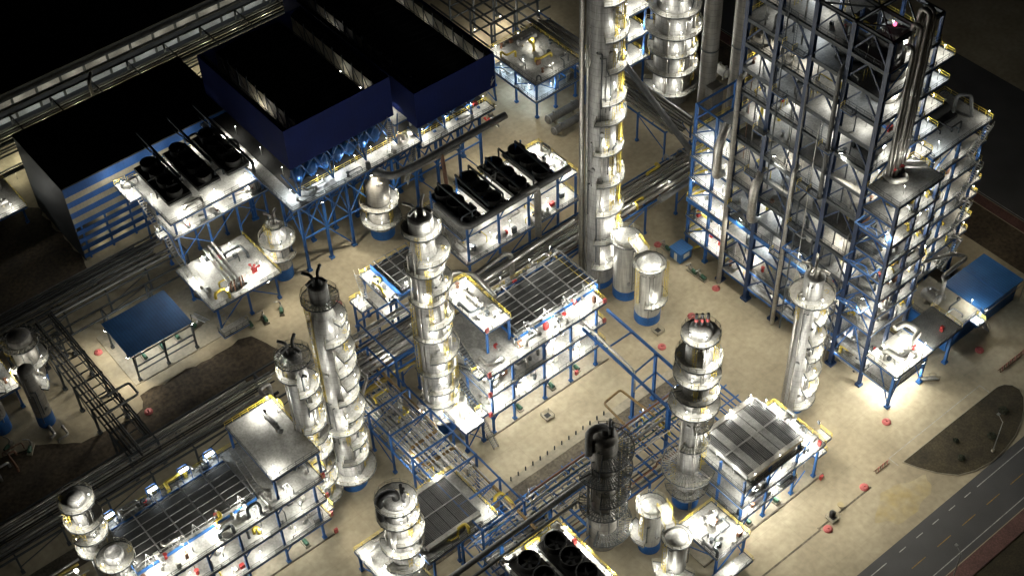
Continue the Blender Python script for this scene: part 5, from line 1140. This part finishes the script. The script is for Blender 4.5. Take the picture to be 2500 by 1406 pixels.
# ------------------------------------------------------------------ far unit at the top
TU = thing('process_unit','blue railed platform unit at the top, between the navy condenser house and the tallest tower','process unit',(44,45,0))
columns(TU,[(x,y) for x in (38.4,44,50) for y in (37.6,45,53)],0,10); deck(TU,37.6,51,36.8,54,10.2,'swen',xs=[44],ys=[45]); deck(TU,37.6,51,36.8,54,5.2,'swen',xs=[44],ys=[45])
clutter(TU,38.2,50,37.4,53,10.2,12,2.2); clutter(TU,38.2,49,37.4,53,5.2,10,2.2,('blue','pipe','frame')); gearbox(TU,38.2,50,37.4,53,10.2,8)
braces(TU,[((38.4,37.6,10),(38.4,45,5.4)),((38.4,45,10),(38.4,53,5.4)),((38.4,37.6,10),(44,37.6,5.4))])
for x,y,p in [(38.4,52,200),(40,44,60),(46,48,170),(44,38.5,70)]: lamp(TU,x,y,10.2,p)
for x,y in [(39,51),(39,46),(39,41),(43,38)]: lamp(TU,x,y,5.2,150,(.6,.8,1))
for x,y in [(40,48),(40,40)]: lamp(TU,x,y,5,200,(.7,.85,1),post=False)
deck(TU,51,56,36.5,42,8.4,'se'); lamp(TU,54,38,8.4,240); stair(TU,(51,38,3.6),(55,38,8.4),1,'rail'); hvessel('long silver drum on the top platform unit',46,50,10.2,5,.7,'x','shell')
hvessel('long dull drum on the ground near the tallest tower, farther one of two',42.5,33.4,.6,9,1,'x','pipedark'); hvessel('long dull drum on the ground near the tallest tower, nearer one of two',41,29.6,.6,9,.9,'x','pipedark')
RF = thing('pipe_rack','dark lattice of beams at the top edge, left of the tallest tower','pipe rack',(50,72,0))
columns(RF,[(x,y) for x in (42,49,56) for y in (58,66,74)],0,13,.4,'edge')
for z in (6,9.5,13):
    beams(RF,[((x,58,z),(x,82,z)) for x in (42,49,56)],.3,.4,'edge'); beams(RF,[((42,y,z),(60,y,z)) for y in (58,66,74)],.3,.4,'edge')
for x,y in [(45,62),(53,62),(46,70),(54,70)]: lamp(RF,x,y,1,300,WARM)
lamp(RF,58,60,6,300); lamp(RF,60,66,9,300)
FR = thing('steel_tower','lit blue frame standing behind the ring platform vessel at the top edge','process structure',(74,32,0))
columns(FR,[(x,y) for x in (70,76) for y in (27,34)],0,44,.4)
for z in (12,20,27,33,38): deck(FR,69,77,26,35,z,'swen',bd=.4); lamp(FR,70,28,z,330,COOL); lamp(FR,73,27,z,220)
FL = thing('process_unit','far lit deck unit at the top edge, right beside the tallest tower','process unit',(60,40,0))
columns(FL,[(x,y) for x in (59.5,65) for y in (31,42)],0,22); 
for z in (8,15,22): deck(FL,58.8,66,30,43,z,'swen',bd=.4); lamp(FL,60,32,z,330); lamp(FL,64,31,z,240); lamp(FL,60,39,z,240)
CN = thing('process_unit','small bright plant at the left edge beyond the striped building','process unit',(-70,92,0))
columns(CN,[(x,y) for x in (-74,-66.4) for y in (84,92)],0,5); deck(CN,-75,-65.6,82.6,94,5.2,'sewn')
for x,y,p in [(-68.5,84,110),(-72,88,150),(-69.5,91,90),(-73,84,150)]: lamp(CN,x,y,4.6,p)
squat('silver vessel with a black cap beyond the striped building, at the left edge',-68.6,92,1.5,9,0,[],('stubs','dark'),cat='vessel',m='shell',lampp=0); hvessel('silver drum on the small bright plant at the left edge',-71,86,5.2,5,.6,'x','shell',name='drum')

# ------------------------------------------------------------------ small things on the ground
caps = [(31,-27.3,'by the grey downpipe foot'),(30.8,-10.5,'beyond the blue cabin'),(30.6,-72.1,'in front of the right corner of the tall frame'),(57.5,-72.2,'before the blue annexe stair'),(30.8,-54.1,'between slim tower and tall frame'),(-29.4,19.8,'beyond the twin towers'),
    (-72.8,40.3,'left of the blue roofed shed'),(-72.7,20.5,'by the bridging rack and bare soil'),(16.3,-79.2,'at the upper end of the drain'),(4.8,-81,'below the bend of the drain'),(22,-29.5,'beside the right blue skirted tank'),(12,-31.5,'before the right blue skirted tank')]
c0 = None
for x,y,w in caps:
    lb = 'red round hydrant cover, '+w
    if c0 is None:
        c0 = thing('hydrant_cover',lb,'hydrant cover',(x,y,0),'red round hydrant covers'); MB().lathe(x,y,[(.85,0),(.8,.22),(.5,.36)],20).build('lid','pink',c0); MB().tube((x,y,.36),(x,y,.62),.16,8).build('handle','pink',c0)
    else: clone(c0,(x,y,0),lb)
k0 = None
for k in range(14):
    x,y = -30.6+1.75*k, -36.9+.02*k; lb = 'dark bollard in the long row along the kerb, below the middle unit'
    if k0 is None: k0 = MB().lathe(x,y,[(.14,0),(.14,1.1),(.07,1.2)],10).build('bollard','edge',None,at=(x,y,0)); tag(k0,lb,'bollard','bollards along the kerb')
    else:
        b = k0.copy(); COL.objects.link(b); b.location = (x,y,0)
for k,(x,y,w) in enumerate([(-16.1,-30.1,'in the yard before the middle unit'),(14.1,-28.1,'beside the right blue skirted tank'),(7,-80,'astride the drain by the road')]):
    t = thing('sump','small square sump with a raised railed frame '+w,'sump',(x,y,0),'square sumps'); MB().box(x-.8,y-.8,0,x+.8,y+.8,.4).build('curb','concrete2',t); MB().box(x-.5,y-.5,.4,x+.5,y+.5,.5).build('cover','dark',t)
    MB().rail([(x-.9,y-.9),(x+.9,y-.9),(x+.9,y+.9),(x-.9,y+.9)],0,closed=True,step=2).build('railing','railgrey',t); 
    if k==2: MB().lathe(x+.2,y+.3,[(.5,.4),(.55,1.4),(.2,1.7)],12).build('valve_body','dark',t)
t = thing('hand_valve','pale round hand valve post beside the drain by the road','valve',(9.8,-79.3,0)); MB().lathe(9.8,-79.3,[(.12,0),(.12,.8),(.6,.85),(.6,.95)],14).build('post','ochrestain',t)
for lb,x0,x1,y,n in [('short red and white barrier of linked hoops beside the planting bed',20.2,23.8,-78.3,6),('long red and white barrier of linked hoops at the right edge',56,70,-78,22)]:
    t = thing('barrier',lb,'barrier',((x0+x1)/2,y,0))
    for k in range(n):
        c = x0+(x1-x0)*(k+.5)/n; h = (x1-x0)/n*.46; MB().path([(c-h,y-.25,.02),(c-h*.8,y,.75),(c+h*.8,y,.75),(c+h,y+.25,.02)],.07,6,.2).build('hoop','pink' if k%2 else 'brown',t)
    MB().bar((x0,y-.3,.05),(x1,y-.3,.05),.1).bar((x0,y+.3,.05),(x1,y+.3,.05),.1).build('base_rail','brown',t)
def street_lamp(label,x,y,dx):
    t = thing('street_lamp',label,'street lamp',(x,y,0)); MB().tube((x,y,0),(x,y,8.6),.11,8,.07).build('pole','frame',t); MB().path([(x,y,8.5),(x+dx*.2,y+.6,8.9),(x+dx,y+1.4,9)],.05,6).build('arm','frame',t); MB().box(x+dx-.2,y+1.2,8.95,x+dx+.3,y+1.7,9.1).build('lamp_head','frame',t); MB().lathe(x,y,[(.4,0),(.3,.5)],10).build('base','concrete2',t)
street_lamp('tall unlit street lamp on the planting bed beside the road',39.9,-89,.5)
street_lamp('unlit street lamp at the bottom edge on the far side of the road',12.6,-101.6,.4)
def shrub(label,x,y,r):
    t = thing('shrub',label,'shrub',(x,y,.16),'dark shrubs on the planting bed'); MB().tube((x,y,.1),(x,y,.5),.08,6).build('stem','soil',t); mb = MB()
    for k in range(130):
        a = random.uniform(0,6.28); q = r*sqrt(random.random()); z = .25+random.random()*r*1.1*(1-(q/r)**2*.6); s = .2; u = V((random.uniform(-1,1),random.uniform(-1,1),random.uniform(-.6,.6))).normalized()*s; w = V((random.uniform(-1,1),random.uniform(-1,1),random.uniform(-.4,.4))).normalized()*s*.6; p = V((x+q*cos(a),y+q*sin(a),z)); mb.add([p-u,p-w,p+u,p+w],[(0,1,2,3)])
    mb.build('foliage','leaf',t)
for lb,x,y,r in [('shrub on the planting bed, nearest the barrier',34.2,-86.4,.7),('shrub on the planting bed beside the street lamp',42.3,-86.8,.8),('largest shrub near the outer rim of the planting bed',48.6,-84.5,.9),('smallest shrub on the planting bed',36.6,-83.2,.5)]: shrub(lb,x,y,r)
b0 = None
for k,(x,y,z,w) in enumerate([(-26.8,-26.8,5.9,'lowest deck corner of the middle unit'),(-26.6,-26.8,11.4,'second deck corner of the middle unit'),(-26.5,-26.8,16.8,'third deck corner of the middle unit'),(-23.2,-22.4,22.6,'raised platform of the middle unit'),(-5.2,-25.9,.14,'ground under the middle unit'),(.9,-26.8,11.4,'right end of the second deck of the middle unit'),(.9,-26.8,16.8,'right end of the third deck of the middle unit'),
    (-61,-25.4,.14,'ground at the end of the bottom left unit'),(-61.2,-25.2,5.2,'lowest deck end of the bottom left unit'),(-61.2,-25.2,10.8,'second deck end of the bottom left unit'),(-61.2,-25.2,16.4,'third deck end of the bottom left unit'),(11.8,-73,.14,'foot of the bright lower right unit'),(-8.6,-73,.14,'left foot of the bright lower right unit')]):
    lb = 'red hose cabinet on the '+w
    if b0 is None: b0 = thing('hose_cabinet',lb,'hose cabinet',(x,y,z),'red hose cabinets'); MB().box(x-.32,y-.2,z,x+.32,y+.2,z+1.).build('case','red',b0); MB().box(x-.26,y-.23,z+.1,x+.26,y-.2,z+.9).build('door','pink',b0)
    else: clone(b0,(x,y,z),lb)

# ------------------------------------------------------------------ flood lighting from the structures onto the yards
F = [(CU,-10,-27.4,16.5,(-8,-36,0),15000,120),(CU,-24,-27.4,16.5,(-24,-35,0),9000,120),(CU,1.6,-20,16,(14,-34,0),17000,125),(TF,33,-30,20,(20,-26,0),26000,125),(TF,33,-45,22,(17,-46,0),24000,125),
    (SA,33,-60,22,(24,-72,0),18000,120),(FP,33,-70.4,9,(30,-74,0),3000,125),(FP,40,-71,8.6,(41,-76,0),4200,120),(RB,6,-72.6,12.6,(12,-82,0),14000,130),(RB,-6,-72.6,12.6,(-8,-84,0),14000,130),(RB,12.6,-64,9,(22,-66,0),9000,125),
    (LP,-40,27,8,(-38,20,0),9000,130),(AC,-24,29.4,18,(-25,20,0),26000,130),(AC,-12,29.4,18,(-14,22,0),22000,130),(AC,20.6,30,18,(27,26,0),28000,140),(AC,12,38,17,(14,44,0),16000,150),(FU,20.8,8,17,(28,12,0),12000,120),(BL,-61,-20,16,(-54,-28,0),15000,130),(BL,-61.2,-24,10,(-52,-34,0),9000,130),(SH,-70.8,29,6.8,(-75,26,0),9000,130),(SH,-70.8,38,6.8,(-76,38,0),7500,130),(SH,-57,28.4,6.8,(-54,24,0),3500,130),(LA,34,-16,20,(26,-12,0),9000,120),(LL,-89.6,40,8,(-84,36,0),5000,140),
    (TF,33,-36,40,(8,-60,0),30000,110),(TU,38,40,9.6,(30,36,0),2600,120),(PA,71.8,-54,20,(78,-66,0),5000,120),(PA,71.8,-46,35,(100,-46,0),12000,130),(SA,33,-62,40,(40,-86,0),34000,115),(TF,33,-50,50,(10,-84,0),40000,110),(RB,12.4,-70,13,(30,-80,0),9000,130),(B2,59.8,-70,8,(62,-76,0),1600,125)]
for r,x,y,z,a,p,s in F: flood(r,x,y,z,a,p,WARM,s)
